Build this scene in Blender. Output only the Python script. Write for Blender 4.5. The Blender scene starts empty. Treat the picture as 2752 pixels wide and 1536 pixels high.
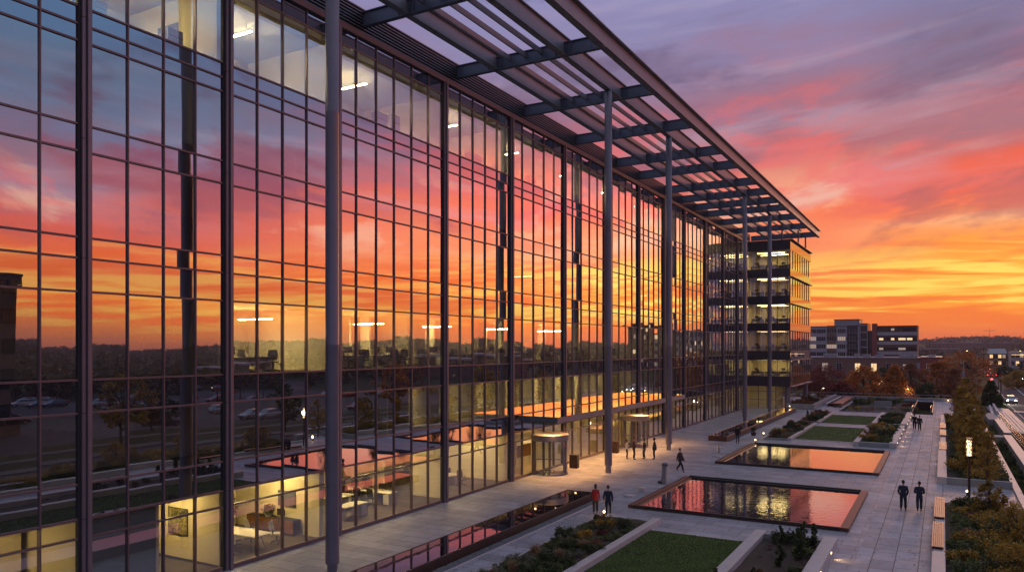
import bpy, bmesh, math, random
import numpy as np
from mathutils import Vector, Matrix
from math import sin, cos, pi, radians, tan, atan2, sqrt
rnd = random.Random(7)
sc = bpy.context.scene
COL = sc.collection

# ------------------------------------------------------------------ helpers
def lin(r, g, b):
    f = lambda c: (c/255/12.92) if c/255 <= 0.04045 else ((c/255+0.055)/1.055)**2.4
    return (f(r), f(g), f(b), 1.0)

def tag(o, label=None, cat=None, group=None, kind=None):
    if label: o['label'] = label
    if cat: o['category'] = cat
    if group: o['group'] = group
    if kind: o['kind'] = kind
    return o

def thing(name, label, cat, loc=(0, 0, 0), rz=0.0, group=None):
    o = bpy.data.objects.new(name, None)
    o.empty_display_size = 0.3
    o.location = loc
    o.rotation_euler = (0, 0, rz)
    COL.objects.link(o)
    return tag(o, label, cat, group)

def kids(o):
    return [c for c in COL.objects if c.parent is o]

_kidmap = {}
def copy_tree(src, loc, rz=0.0, label=None, group=None, scale=None):
    def rec(o, parent):
        c = o.copy()
        COL.objects.link(c)
        c.parent = parent
        for ch in _kidmap.get(o.name, []):
            rec(ch, c)
        return c
    r = rec(src, None)
    r.location = loc
    r.rotation_euler = (0, 0, rz)
    if scale: r.scale = scale
    if label: r['label'] = label
    if group: r['group'] = group
    return r

class MB:
    """collects boxes, tubes and polygons, then links them as one mesh object"""
    def __init__(s):
        s.v = []; s.f = []; s.m = []; s.mi = 0
    def box(s, x0, x1, y0, y1, z0, z1):
        if x0 > x1: x0, x1 = x1, x0
        if y0 > y1: y0, y1 = y1, y0
        if z0 > z1: z0, z1 = z1, z0
        n = len(s.v)
        s.v += [(x0,y0,z0),(x1,y0,z0),(x1,y1,z0),(x0,y1,z0),(x0,y0,z1),(x1,y0,z1),(x1,y1,z1),(x0,y1,z1)]
        for q in ((0,3,2,1),(4,5,6,7),(0,1,5,4),(1,2,6,5),(2,3,7,6),(3,0,4,7)):
            s.f.append(tuple(n+i for i in q)); s.m.append(s.mi)
        return s
    def bbox(s, x0, x1, y0, y1, z0, z1, b=0.01):
        """box with chamfered vertical and top edges"""
        if x0 > x1: x0, x1 = x1, x0
        if y0 > y1: y0, y1 = y1, y0
        b = min(b, (x1-x0)/3, (y1-y0)/3, (z1-z0)/2)
        ring = lambda i, z: [(x0+i+b,y0+i,z),(x1-i-b,y0+i,z),(x1-i,y0+i+b,z),(x1-i,y1-i-b,z),(x1-i-b,y1-i,z),(x0+i+b,y1-i,z),(x0+i,y1-i-b,z),(x0+i,y0+i+b,z)]
        s.loft([ring(0, z0), ring(0, z1-b), ring(b*0.9, z1)])
        return s
    def loft(s, rings, cap=True, closed=True):
        n = len(s.v); k = len(rings[0])
        for r in rings: s.v += [tuple(p) for p in r]
        for j in range(len(rings)-1):
            for i in range(k if closed else k-1):
                a = n+j*k+i; b = n+j*k+(i+1) % k
                s.f.append((a, b, b+k, a+k)); s.m.append(s.mi)
        if cap:
            s.f.append(tuple(n+i for i in reversed(range(k)))); s.m.append(s.mi)
            s.f.append(tuple(n+(len(rings)-1)*k+i for i in range(k))); s.m.append(s.mi)
        return s
    def tube(s, p, q, r0, r1=None, n=10, cap=True):
        p = Vector(p); q = Vector(q); r1 = r0 if r1 is None else r1
        d = (q-p)
        if d.length < 1e-6: return s
        d.normalize()
        u = d.orthogonal().normalized(); w = d.cross(u)
        R = lambda c, r: [c+u*(r*cos(2*pi*i/n))+w*(r*sin(2*pi*i/n)) for i in range(n)]
        return s.loft([R(p, r0), R(q, r1)], cap)
    def path(s, pts, rs, n=8):
        pts = [Vector(p) for p in pts]
        rings = []
        for i, p in enumerate(pts):
            d = (pts[min(i+1, len(pts)-1)]-pts[max(i-1, 0)]).normalized()
            u = Vector((0.13, 0.91, 0.37)).cross(d).normalized(); w = d.cross(u)
            rings.append([p+u*(rs[i]*cos(2*pi*k/n))+w*(rs[i]*sin(2*pi*k/n)) for k in range(n)])
        return s.loft(rings)
    def lathe(s, c, prof, n=16):
        x, y, z = c
        return s.loft([[(x+r*cos(2*pi*i/n), y+r*sin(2*pi*i/n), z+h) for i in range(n)] for r, h in prof])
    def poly(s, pts):
        n = len(s.v); s.v += [tuple(p) for p in pts]
        s.f.append(tuple(range(n, n+len(pts)))); s.m.append(s.mi); return s
    def prism(s, pts, z0, z1):
        return s.loft([[(x, y, z0) for x, y in pts], [(x, y, z1) for x, y in pts]])
    def ball(s, c, rx, ry=None, rz=None, n=12, m=8):
        ry = rx if ry is None else ry; rz = rx if rz is None else rz
        x, y, z = c
        rings = []
        for j in range(m+1):
            a = -pi/2+pi*j/m
            k = max(cos(a), 0.02)
            rings.append([(x+rx*k*cos(2*pi*i/n), y+ry*k*sin(2*pi*i/n), z+rz*sin(a)) for i in range(n)])
        return s.loft(rings)
    def mesh(s, name, mats, off=(0, 0, 0), smooth=False):
        me = bpy.data.meshes.new(name)
        o = off
        me.from_pydata([(a-o[0], b-o[1], c-o[2]) for a, b, c in s.v], [], s.f)
        if not isinstance(mats, (list, tuple)): mats = [mats]
        for m in mats: me.materials.append(m)
        me.polygons.foreach_set('material_index', s.m)
        if smooth:
            me.polygons.foreach_set('use_smooth', [True]*len(s.f))
        me.update()
        return me
    def build(s, name, mats, parent=None, smooth=False, world=True):
        off = tuple(parent.location) if (parent is not None and world) else (0, 0, 0)
        me = s.mesh(name, mats, off, smooth)
        o = bpy.data.objects.new(name, me)
        COL.objects.link(o)
        if parent is not None:
            o.parent = parent
            _kidmap.setdefault(parent.name, []).append(o)
            if world:
                # a part of a part: its parent's own offset is already in the grandparent
                pass
        return o

def link_mesh(name, me, parent=None):
    o = bpy.data.objects.new(name, me); COL.objects.link(o)
    if parent is not None:
        o.parent = parent; _kidmap.setdefault(parent.name, []).append(o)
    return o

def sub(mb, name, mats, part, off=(0, 0, 0), smooth=False):
    """a sub-part under a part; off = world location of the thing"""
    o = link_mesh(name, mb.mesh(name, mats, off, smooth), part)
    return o

def smooth_by_angle(o, ang=40):
    me = o.data
    me.polygons.foreach_set('use_smooth', [True]*len(me.polygons))
    try:
        me.set_sharp_from_angle(angle=radians(ang))
    except Exception:
        pass

# ------------------------------------------------------------------ materials
def nodes(name):
    m = bpy.data.materials.new(name); m.use_nodes = True
    nt = m.node_tree
    return m, nt, nt.nodes, nt.links, nt.nodes['Principled BSDF']

def setc(inp, c):
    inp.default_value = (c[0], c[1], c[2], 1.0)

def pbr(name, c, rough=0.5, metal=0.0, var=0.0, vscale=2.0, bump=0.0, bscale=30.0, c2=None, spec=0.5, coords='pos', stretch=(1,1,1)):
    m, nt, N, L, B = nodes(name)
    setc(B.inputs['Base Color'], c)
    B.inputs['Roughness'].default_value = rough
    B.inputs['Metallic'].default_value = metal
    B.inputs['Specular IOR Level'].default_value = spec
    if coords == 'pos':
        g = N.new('ShaderNodeNewGeometry'); out = g.outputs['Position']
    else:
        g = N.new('ShaderNodeTexCoord'); out = g.outputs['Object']
    mp = N.new('ShaderNodeMapping'); mp.inputs['Scale'].default_value = stretch
    L.new(out, mp.inputs[0]); out = mp.outputs[0]
    if var > 0:
        n = N.new('ShaderNodeTexNoise'); n.inputs['Scale'].default_value = vscale; n.inputs['Detail'].default_value = 6
        n.inputs['Roughness'].default_value = 0.65
        L.new(out, n.inputs['Vector'])
        r = N.new('ShaderNodeMapRange'); r.inputs['From Min'].default_value = 0.3; r.inputs['From Max'].default_value = 0.7
        L.new(n.outputs['Fac'], r.inputs['Value'])
        mx = N.new('ShaderNodeMix'); mx.data_type = 'RGBA'
        L.new(r.outputs[0], mx.inputs['Factor'])
        k = c2 if c2 else (c[0]*(1-var), c[1]*(1-var), c[2]*(1-var))
        setc(mx.inputs['A'], k); setc(mx.inputs['B'], tuple(min(1, a*(1+var*0.6)) for a in c[:3]))
        L.new(mx.outputs['Result'], B.inputs['Base Color'])
        r2 = N.new('ShaderNodeMapRange'); r2.inputs['To Min'].default_value = max(0.02, rough*0.8); r2.inputs['To Max'].default_value = min(1, rough*1.2)
        L.new(n.outputs['Fac'], r2.inputs['Value']); L.new(r2.outputs[0], B.inputs['Roughness'])
    if bump > 0:
        n2 = N.new('ShaderNodeTexNoise'); n2.inputs['Scale'].default_value = bscale; n2.inputs['Detail'].default_value = 4
        L.new(out, n2.inputs['Vector'])
        b = N.new('ShaderNodeBump'); b.inputs['Strength'].default_value = 1.0; b.inputs['Distance'].default_value = bump
        L.new(n2.outputs['Fac'], b.inputs['Height']); L.new(b.outputs[0], B.inputs['Normal'])
    return m

def emis(name, c, s):
    m, nt, N, L, B = nodes(name)
    setc(B.inputs['Base Color'], (0.8, 0.8, 0.8))
    setc(B.inputs['Emission Color'], c); B.inputs['Emission Strength'].default_value = s
    return m

def leafmat(name, cols, rough=0.6):
    m, nt, N, L, B = nodes(name)
    g = N.new('ShaderNodeNewGeometry')
    cr = N.new('ShaderNodeValToRGB')
    els = cr.color_ramp.elements
    while len(els) < len(cols): els.new(0.5)
    for i, c in enumerate(cols):
        els[i].position = i/max(1, len(cols)-1); els[i].color = (c[0], c[1], c[2], 1)
    L.new(g.outputs['Random Per Island'], cr.inputs[0])
    n = N.new('ShaderNodeTexNoise'); n.inputs['Scale'].default_value = 0.8
    L.new(g.outputs['Position'], n.inputs['Vector'])
    hs = N.new('ShaderNodeHueSaturation')
    r = N.new('ShaderNodeMapRange'); r.inputs['From Min'].default_value = 0.3; r.inputs['From Max'].default_value = 0.7
    r.inputs['To Min'].default_value = 0.6; r.inputs['To Max'].default_value = 1.35
    L.new(n.outputs['Fac'], r.inputs['Value']); L.new(r.outputs[0], hs.inputs['Value'])
    L.new(cr.outputs[0], hs.inputs['Color']); L.new(hs.outputs[0], B.inputs['Base Color'])
    B.inputs['Roughness'].default_value = rough
    tr = N.new('ShaderNodeBsdfTranslucent'); L.new(hs.outputs[0], tr.inputs['Color'])
    mx = N.new('ShaderNodeMixShader'); mx.inputs[0].default_value = 0.3
    L.new(B.outputs[0], mx.inputs[1]); L.new(tr.outputs[0], mx.inputs[2])
    L.new(mx.outputs[0], N['Material Output'].inputs['Surface'])
    return m

def glassmat(name, tint=(0.80, 0.86, 0.80), r0=0.40, r1=1.0, powr=1.5, refl=(0.95, 0.97, 1.0), wav=0.0016, wscale=0.8, opaque=None):
    m, nt, N, L, B = nodes(name)
    out = N['Material Output']
    lw = N.new('ShaderNodeNewGeometry')
    dot = N.new('ShaderNodeVectorMath'); dot.operation = 'DOT_PRODUCT'
    L.new(lw.outputs['Normal'], dot.inputs[0]); L.new(lw.outputs['Incoming'], dot.inputs[1])
    ab = N.new('ShaderNodeMath'); ab.operation = 'ABSOLUTE'; L.new(dot.outputs['Value'], ab.inputs[0])
    inv = N.new('ShaderNodeMath'); inv.operation = 'SUBTRACT'; inv.inputs[0].default_value = 1.0; L.new(ab.outputs[0], inv.inputs[1])
    pw = N.new('ShaderNodeMath'); pw.operation = 'POWER'; pw.inputs[1].default_value = powr; L.new(inv.outputs[0], pw.inputs[0])
    mr = N.new('ShaderNodeMapRange'); mr.inputs['To Min'].default_value = r0; mr.inputs['To Max'].default_value = r1
    L.new(pw.outputs[0], mr.inputs['Value'])
    gl = N.new('ShaderNodeBsdfGlossy'); gl.inputs['Roughness'].default_value = 0.0; setc(gl.inputs['Color'], refl)
    if wav > 0:
        n = N.new('ShaderNodeTexNoise'); n.inputs['Scale'].default_value = wscale; n.inputs['Detail'].default_value = 1.5
        mp = N.new('ShaderNodeMapping'); mp.inputs['Scale'].default_value = (1, 1, 0.5)
        L.new(lw.outputs['Position'], mp.inputs[0]); L.new(mp.outputs[0], n.inputs['Vector'])
        b = N.new('ShaderNodeBump'); b.inputs['Distance'].default_value = wav; b.inputs['Strength'].default_value = 1
        L.new(n.outputs['Fac'], b.inputs['Height']); L.new(b.outputs[0], gl.inputs['Normal'])
    if opaque is None:
        tr = N.new('ShaderNodeBsdfTransparent'); setc(tr.inputs['Color'], tint)
    else:
        tr = N.new('ShaderNodeBsdfDiffuse'); setc(tr.inputs['Color'], opaque)
    mx = N.new('ShaderNodeMixShader')
    L.new(mr.outputs[0], mx.inputs[0]); L.new(tr.outputs[0], mx.inputs[1]); L.new(gl.outputs[0], mx.inputs[2])
    L.new(mx.outputs[0], out.inputs['Surface'])
    return m

def watermat(name, scale=2.2, dist=0.012, deep=(0.006, 0.006, 0.008)):
    m, nt, N, L, B = nodes(name)
    setc(B.inputs['Base Color'], deep)
    B.inputs['Roughness'].default_value = 0.02; B.inputs['IOR'].default_value = 1.6
    B.inputs['Specular IOR Level'].default_value = 0.9
    B.inputs['Coat Weight'].default_value = 1.0; B.inputs['Coat Roughness'].default_value = 0.01; B.inputs['Coat IOR'].default_value = 2.3
    g = N.new('ShaderNodeNewGeometry')
    mp = N.new('ShaderNodeMapping'); mp.inputs['Scale'].default_value = (1.0, 0.8, 1)
    L.new(g.outputs['Position'], mp.inputs[0])
    n = N.new('ShaderNodeTexNoise'); n.inputs['Scale'].default_value = scale; n.inputs['Detail'].default_value = 3; n.inputs['Roughness'].default_value = 0.55
    L.new(mp.outputs[0], n.inputs['Vector'])
    b = N.new('ShaderNodeBump'); b.inputs['Distance'].default_value = dist; b.inputs['Strength'].default_value = 0.9
    L.new(n.outputs['Fac'], b.inputs['Height'])
    L.new(b.outputs[0], B.inputs['Normal']); L.new(b.outputs[0], B.inputs['Coat Normal'])
    return m

def paving(name, c, w=1.2, h=0.6, rot=0.0, mortar=0.008, dark=0.45, rough=0.5, var=0.16):
    m, nt, N, L, B = nodes(name)
    g = N.new('ShaderNodeNewGeometry')
    mp = N.new('ShaderNodeMapping'); mp.inputs['Rotation'].default_value = (0, 0, rot)
    L.new(g.outputs['Position'], mp.inputs[0])
    br = N.new('ShaderNodeTexBrick')
    br.inputs['Scale'].default_value = 1.0; br.inputs['Brick Width'].default_value = w; br.inputs['Row Height'].default_value = h
    br.inputs['Mortar Size'].default_value = mortar; br.inputs['Mortar Smooth'].default_value = 0.3; br.inputs['Bias'].default_value = 0.0
    br.offset = 0.37; br.offset_frequency = 2
    setc(br.inputs['Color1'], tuple(a*(1+var) for a in c[:3])); setc(br.inputs['Color2'], tuple(a*(1-var) for a in c[:3]))
    setc(br.inputs['Mortar'], tuple(a*dark for a in c[:3]))
    L.new(mp.outputs[0], br.inputs['Vector'])
    n = N.new('ShaderNodeTexNoise'); n.inputs['Scale'].default_value = 0.35; n.inputs['Detail'].default_value = 7; n.inputs['Roughness'].default_value = 0.7
    L.new(g.outputs['Position'], n.inputs['Vector'])
    r = N.new('ShaderNodeMapRange'); r.inputs['From Min'].default_value = 0.3; r.inputs['From Max'].default_value = 0.7
    r.inputs['To Min'].default_value = 0.72; r.inputs['To Max'].default_value = 1.2
    L.new(n.outputs['Fac'], r.inputs['Value'])
    mx = N.new('ShaderNodeMix'); mx.data_type = 'RGBA'; mx.blend_type = 'MULTIPLY'; mx.inputs['Factor'].default_value = 1
    L.new(br.outputs['Color'], mx.inputs['A']); L.new(r.outputs[0], mx.inputs['B'])
    ns = N.new('ShaderNodeTexNoise'); ns.inputs['Scale'].default_value = 1.7; ns.inputs['Detail'].default_value = 8; ns.inputs['Roughness'].default_value = 0.75; ns.inputs['Distortion'].default_value = 0.6
    L.new(g.outputs['Position'], ns.inputs['Vector'])
    rs = N.new('ShaderNodeMapRange'); rs.inputs['From Min'].default_value = 0.54; rs.inputs['From Max'].default_value = 0.72; rs.inputs['To Min'].default_value = 1.0; rs.inputs['To Max'].default_value = 0.66
    L.new(ns.outputs['Fac'], rs.inputs['Value'])
    mx2 = N.new('ShaderNodeMix'); mx2.data_type = 'RGBA'; mx2.blend_type = 'MULTIPLY'; mx2.inputs['Factor'].default_value = 1
    L.new(mx.outputs['Result'], mx2.inputs['A']); L.new(rs.outputs[0], mx2.inputs['B'])
    L.new(mx2.outputs['Result'], B.inputs['Base Color'])
    n3 = N.new('ShaderNodeTexNoise'); n3.inputs['Scale'].default_value = 1.1; n3.inputs['Detail'].default_value = 5
    L.new(g.outputs['Position'], n3.inputs['Vector'])
    r3 = N.new('ShaderNodeMapRange'); r3.inputs['To Min'].default_value = rough*0.6; r3.inputs['To Max'].default_value = min(1, rough*1.4)
    L.new(n3.outputs['Fac'], r3.inputs['Value']); L.new(r3.outputs[0], B.inputs['Roughness'])
    b = N.new('ShaderNodeBump'); b.inputs['Distance'].default_value = 0.004; b.inputs['Strength'].default_value = 0.7
    inv = N.new('ShaderNodeMath'); inv.operation = 'SUBTRACT'; inv.inputs[0].default_value = 1
    L.new(br.outputs['Fac'], inv.inputs[1]); L.new(inv.outputs[0], b.inputs['Height']); L.new(b.outputs[0], B.inputs['Normal'])
    return m

M = {}
M['mullion'] = pbr('painted_mullion', (0.16, 0.115, 0.12), 0.42, 0.3, var=0.12, vscale=1.5)
M['fin'] = pbr('painted_fin', (0.20, 0.165, 0.19), 0.36, 0.3, var=0.12, vscale=0.8)
M['column'] = pbr('painted_column', (0.185, 0.17, 0.205), 0.34, 0.25, var=0.10, vscale=0.7)
M['steel'] = pbr('blue_grey_steel', (0.115, 0.13, 0.175), 0.42, 0.2, var=0.2, vscale=0.9)
M['steel_lt'] = pbr('pale_grey_steel', (0.27, 0.25, 0.27), 0.42, 0.2, var=0.15, vscale=0.9)
M['louvre'] = pbr('louvre_blade', (0.17, 0.14, 0.15), 0.4, 0.4, var=0.2, vscale=1.5)
M['dark'] = pbr('dark_finish_and_shade', (0.018, 0.018, 0.02), 0.7)
M['glass'] = glassmat('facade_glass')
M['gglass'] = glassmat('ground_floor_glass', tint=(0.88, 0.9, 0.86), r0=0.20, r1=1.0, powr=2.1)
M['spandrel'] = glassmat('spandrel_glass', r0=0.38, r1=0.97, opaque=(0.03, 0.03, 0.035), refl=(0.88, 0.9, 1.0))
M['clear'] = glassmat('clear_glass', tint=(0.9, 0.94, 0.92), r0=0.10, r1=0.8, powr=3.5, wav=0)
M['tglass'] = glassmat('tower_glass', tint=(0.88, 0.88, 0.8), r0=0.30, r1=0.95, powr=2.2)
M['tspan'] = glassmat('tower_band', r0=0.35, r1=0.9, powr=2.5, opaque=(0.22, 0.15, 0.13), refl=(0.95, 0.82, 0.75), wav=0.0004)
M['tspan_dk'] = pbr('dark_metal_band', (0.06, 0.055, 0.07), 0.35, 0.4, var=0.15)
M['cream'] = pbr('cream_wall', (0.74, 0.66, 0.45), 0.8, var=0.04, vscale=0.7)
M['ceil'] = pbr('ceiling_tile', (0.74, 0.68, 0.55), 0.85, var=0.03)
M['carpet'] = pbr('grey_brown_carpet', (0.095, 0.078, 0.062), 0.95, var=0.25, vscale=3, stretch=(1, 4, 1))
M['lobbyfloor'] = pbr('lobby_stone_floor', (0.42, 0.36, 0.27), 0.3, var=0.12, vscale=1)
M['wood'] = pbr('warm_wood', (0.20, 0.085, 0.03), 0.45, var=0.3, vscale=6, stretch=(1, 1, 0.15))
M['concrete'] = pbr('interior_concrete', (0.35, 0.34, 0.33), 0.8, var=0.1)
M['white'] = pbr('white_laminate', (0.78, 0.74, 0.66), 0.35)
M['black'] = pbr('black_plastic', (0.02, 0.02, 0.022), 0.45)
M['greyfab'] = pbr('grey_fabric', (0.12, 0.12, 0.12), 0.9, bump=0.002, bscale=200, coords='obj')
M['whitefab'] = pbr('pale_mesh_fabric', (0.55, 0.54, 0.50), 0.8)
M['chrome'] = pbr('brushed_metal', (0.5, 0.5, 0.5), 0.25, 1.0)
M['pave'] = paving('plaza_paving', (0.315, 0.31, 0.355), 1.8, 0.9, rot=0.0, mortar=0.022, dark=0.4, var=0.20)
M['path'] = paving('walk_paving', (0.33, 0.325, 0.375), 1.5, 0.93, rot=pi/2, mortar=0.026, dark=0.28, rough=0.58, var=0.15)
M['stone'] = pbr('pale_cut_stone', (0.47, 0.42, 0.42), 0.5, var=0.12, vscale=1.5, bump=0.002, bscale=40)
M['conc'] = pbr('plain_concrete', (0.26, 0.26, 0.27), 0.7, var=0.18, vscale=1.2, bump=0.002, bscale=25)
M['kerbconc'] = pbr('dark_street_concrete', (0.07, 0.066, 0.07), 0.8, var=0.3, vscale=0.8)  # concrete darkened so its reflection in the facade stays dim
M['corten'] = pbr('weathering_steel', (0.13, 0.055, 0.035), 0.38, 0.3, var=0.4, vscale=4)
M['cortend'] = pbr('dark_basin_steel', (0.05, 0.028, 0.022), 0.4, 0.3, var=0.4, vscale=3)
M['water'] = watermat('pool_water', 3.0, 0.0055)
M['water2'] = watermat('basin_water', 1.1, 0.003)
M['soil'] = pbr('mulch_soil', (0.05, 0.032, 0.022), 0.95, var=0.5, vscale=9, bump=0.03, bscale=14)
M['lawn'] = pbr('mown_lawn', (0.065, 0.108, 0.018), 0.9, var=0.35, vscale=0.9, bump=0.02, bscale=35)
M['grass'] = leafmat('grass_blades', [(0.035, 0.06, 0.010), (0.07, 0.12, 0.02), (0.12, 0.14, 0.03)])
M['pebble'] = pbr('grey_pebble', (0.16, 0.16, 0.17), 0.6, var=0.5, vscale=7)
M['asphalt'] = pbr('asphalt', (0.05, 0.046, 0.055), 0.85, var=0.3, vscale=0.4, bump=0.004, bscale=60, spec=0.2)
M['paint'] = pbr('road_paint', (0.6, 0.6, 0.56), 0.6, var=0.2, vscale=5)
M['land'] = pbr('dark_land', (0.035, 0.04, 0.018), 0.95, spec=0.1, var=0.5, vscale=0.05)
M['bark'] = pbr('tree_bark', (0.06, 0.042, 0.032), 0.9, var=0.4, vscale=8, bump=0.01, bscale=30, coords='obj')
M['lf_yel'] = leafmat('leaves_olive_yellow', [(0.13, 0.10, 0.02), (0.36, 0.22, 0.03), (0.52, 0.28, 0.035), (0.20, 0.17, 0.03)])
M['lf_org'] = leafmat('leaves_orange', [(0.22, 0.07, 0.02), (0.50, 0.15, 0.03), (0.56, 0.23, 0.04), (0.26, 0.13, 0.03)])
M['lf_mar'] = leafmat('leaves_maroon', [(0.08, 0.022, 0.024), (0.24, 0.045, 0.04), (0.15, 0.04, 0.04)])
M['lf_rst'] = leafmat('leaves_rust', [(0.14, 0.06, 0.03), (0.34, 0.13, 0.055), (0.22, 0.10, 0.06)])
M['lf_drk'] = leafmat('leaves_dark_green', [(0.022, 0.035, 0.014), (0.055, 0.08, 0.025), (0.09, 0.10, 0.03)])
M['lf_grn'] = leafmat('leaves_mid_green', [(0.05, 0.07, 0.018), (0.11, 0.145, 0.04), (0.17, 0.17, 0.055)])
M['lf_gry'] = leafmat('leaves_grey_green', [(0.09, 0.10, 0.06), (0.18, 0.18, 0.12), (0.25, 0.22, 0.15)])
M['lf_tan'] = leafmat('grass_tan', [(0.17, 0.11, 0.05), (0.34, 0.22, 0.11), (0.22, 0.11, 0.08)])
M['forest'] = leafmat('forest_mass', [(0.05, 0.035, 0.016), (0.10, 0.055, 0.022), (0.06, 0.055, 0.02), (0.13, 0.06, 0.025)])
M['brick'] = pbr('brown_brick', (0.19, 0.10, 0.075), 0.85, var=0.25, vscale=1.2)
M['brick2'] = pbr('red_brick', (0.24, 0.06, 0.05), 0.85, var=0.25, vscale=1.2)
M['wpanel'] = pbr('grey_white_panel', (0.33, 0.29, 0.32), 0.6, var=0.1, vscale=0.3)
M['winlit'] = emis('lit_window', (1.0, 0.60, 0.20), 1.1)
M['winlit2'] = emis('lit_window_dim', (1.0, 0.62, 0.26), 0.28)
M['windark'] = glassmat('dark_window', r0=0.05, r1=0.5, opaque=(0.015, 0.018, 0.025), wav=0)
M['fixture'] = emis('ceiling_fixture', (1.0, 0.72, 0.33), 150.0)
M['fixground'] = emis('ground_fixture', (1.0, 0.70, 0.28), 125.0)
M['fixtop'] = emis('top_floor_fixture', (1.0, 0.74, 0.38), 270.0)
M['fixwing'] = emis('wing_fixture', (1.0, 0.72, 0.30), 12.0)
M['fixdim'] = emis('ceiling_fixture_dim', (1.0, 0.72, 0.34), 14.0)
M['bulb'] = emis('warm_bulb', (1.0, 0.68, 0.32), 8.0)
M['fixwingdim'] = emis('wing_fixture_dim', (1.0, 0.62, 0.28), 4.0)
M['lantern'] = emis('lantern_glow', (1.0, 0.66, 0.28), 1.9)
M['bulbdim'] = emis('distant_bulb', (1.0, 0.72, 0.40), 2.5)
M['head'] = emis('headlight_glow', (1.0, 0.93, 0.72), 40.0)
M['tail'] = emis('tail_light_glow', (1.0, 0.05, 0.04), 14.0)
M['redsig'] = emis('red_signal', (1.0, 0.04, 0.04), 12.0)

# ------------------------------------------------------------------ camera
TH = radians(29.64)
cam = bpy.data.cameras.new('camera'); cam.sensor_width = 36; cam.lens = 36*2035/2752
cam.shift_y = (932-768)/2752; cam.clip_start = 0.1; cam.clip_end = 12000
cam_o = bpy.data.objects.new('camera', cam); COL.objects.link(cam_o)
cam_o.location = (0, 0, 9.5); cam_o.rotation_euler = (pi/2, 0, TH)
sc.camera = cam_o
def at(u, v, Y):
    """world point on the plane y=Y seen at photo pixel (u, v)"""
    r = (u-1376)/2035; w = (932-v)/2035
    dx = -sin(TH)+r*cos(TH); dy = cos(TH)+r*sin(TH)
    t = Y/dy
    return (dx*t, Y, 9.5+w*t)

# ------------------------------------------------------------------ dusk sky
SUN_EL, SUN_AZ = radians(3.5), radians(3.0)      # azimuth from +Y towards +X
w = bpy.data.worlds.new('World'); sc.world = w; w.use_nodes = True
nt = w.node_tree; N = nt.nodes; L = nt.links; N.clear()
def mth(op, a, b=None, c=None, clamp=False):
    n = N.new('ShaderNodeMath'); n.operation = op; n.use_clamp = clamp
    for i, x in enumerate((a, b, c)):
        if x is None: continue
        if isinstance(x, (int, float)): n.inputs[i].default_value = x
        else: L.new(x, n.inputs[i])
    return n.outputs[0]
def mrange(v, a, b, c=0.0, d=1.0, smooth=False):
    n = N.new('ShaderNodeMapRange')
    if smooth: n.interpolation_type = 'SMOOTHSTEP'
    L.new(v, n.inputs['Value'])
    for k, x in zip(('From Min', 'From Max', 'To Min', 'To Max'), (a, b, c, d)): n.inputs[k].default_value = x
    return n.outputs[0]
def mixc(f, a, b, mode='MIX'):
    n = N.new('ShaderNodeMix'); n.data_type = 'RGBA'; n.blend_type = mode
    if isinstance(f, float): n.inputs['Factor'].default_value = f
    else: L.new(f, n.inputs['Factor'])
    for k, x in (('A', a), ('B', b)):
        if isinstance(x, tuple): n.inputs[k].default_value = x
        else: L.new(x, n.inputs[k])
    return n.outputs['Result']
def comb(x, y, z):
    n = N.new('ShaderNodeCombineXYZ')
    for i, q in enumerate((x, y, z)):
        if isinstance(q, (int, float)): n.inputs[i].default_value = q
        else: L.new(q, n.inputs[i])
    return n.outputs[0]
def noise(vec, scale, detail=4, rough=0.55, dist=0.0):
    n = N.new('ShaderNodeTexNoise'); n.inputs['Scale'].default_value = scale; n.inputs['Detail'].default_value = detail
    n.inputs['Roughness'].default_value = rough; n.inputs['Distortion'].default_value = dist
    L.new(vec, n.inputs['Vector']); return n.outputs['Fac']
tc = N.new('ShaderNodeTexCoord'); sep = N.new('ShaderNodeSeparateXYZ'); L.new(tc.outputs['Generated'], sep.inputs[0])
X, Y, Z = sep.outputs
hor = mth('SQRT', mth('ADD', mth('MULTIPLY', X, X), mth('MULTIPLY', Y, Y)))
te = mth('DIVIDE', Z, mth('MAXIMUM', hor, 0.02))              # tangent of the elevation
az = mth('ARCTAN2', X, Y)                                    # radians from +Y
# cloud coordinates: streaks flattened towards the horizon and slanting up to the right
tel = mth('MINIMUM', mth('MAXIMUM', te, 0.0), 4.0)
lg = mth('LOGARITHM', mth('ADD', tel, 0.045), 2.718)
slant = mth('SUBTRACT', tel, mth('MULTIPLY', az, 0.10))
v1 = comb(mth('MULTIPLY', az, 1.7), mth('MULTIPLY', lg, 1.5), mth('MULTIPLY', slant, 3.0))
v2 = comb(mth('MULTIPLY', az, 2.6), mth('MULTIPLY', slant, 17.0), 3.1)
v3 = comb(mth('MULTIPLY', az, 5.0), mth('MULTIPLY', mth('ADD', tel, mth('MULTIPLY', az, 0.02)), 75.0), 7.7)
n1 = noise(v1, 1.6, 5, 0.6, 0.4)
n2 = noise(v2, 0.8, 5, 0.56, 0.5)
n3 = noise(v3, 1.0, 4, 0.55, 0.8)
warp = mth('MULTIPLY', mth('ADD', mth('SUBTRACT', n1, 0.5), mth('MULTIPLY', mth('SUBTRACT', n2, 0.5), 0.8)), mrange(tel, 0.04, 0.35, 0.03, 0.26))
tw = mth('ADD', tel, warp)
def ramp(v, stops, interp='LINEAR'):
    n = N.new('ShaderNodeValToRGB'); n.color_ramp.interpolation = interp
    e = n.color_ramp.elements
    while len(e) < len(stops): e.new(0.5)
    for i, (p, c) in enumerate(stops):
        e[i].position = p; e[i].color = lin(*c)
    L.new(v, n.inputs[0]); return n.outputs[0]
tw2 = mth('MULTIPLY', tw, 1.0, clamp=True)
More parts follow.
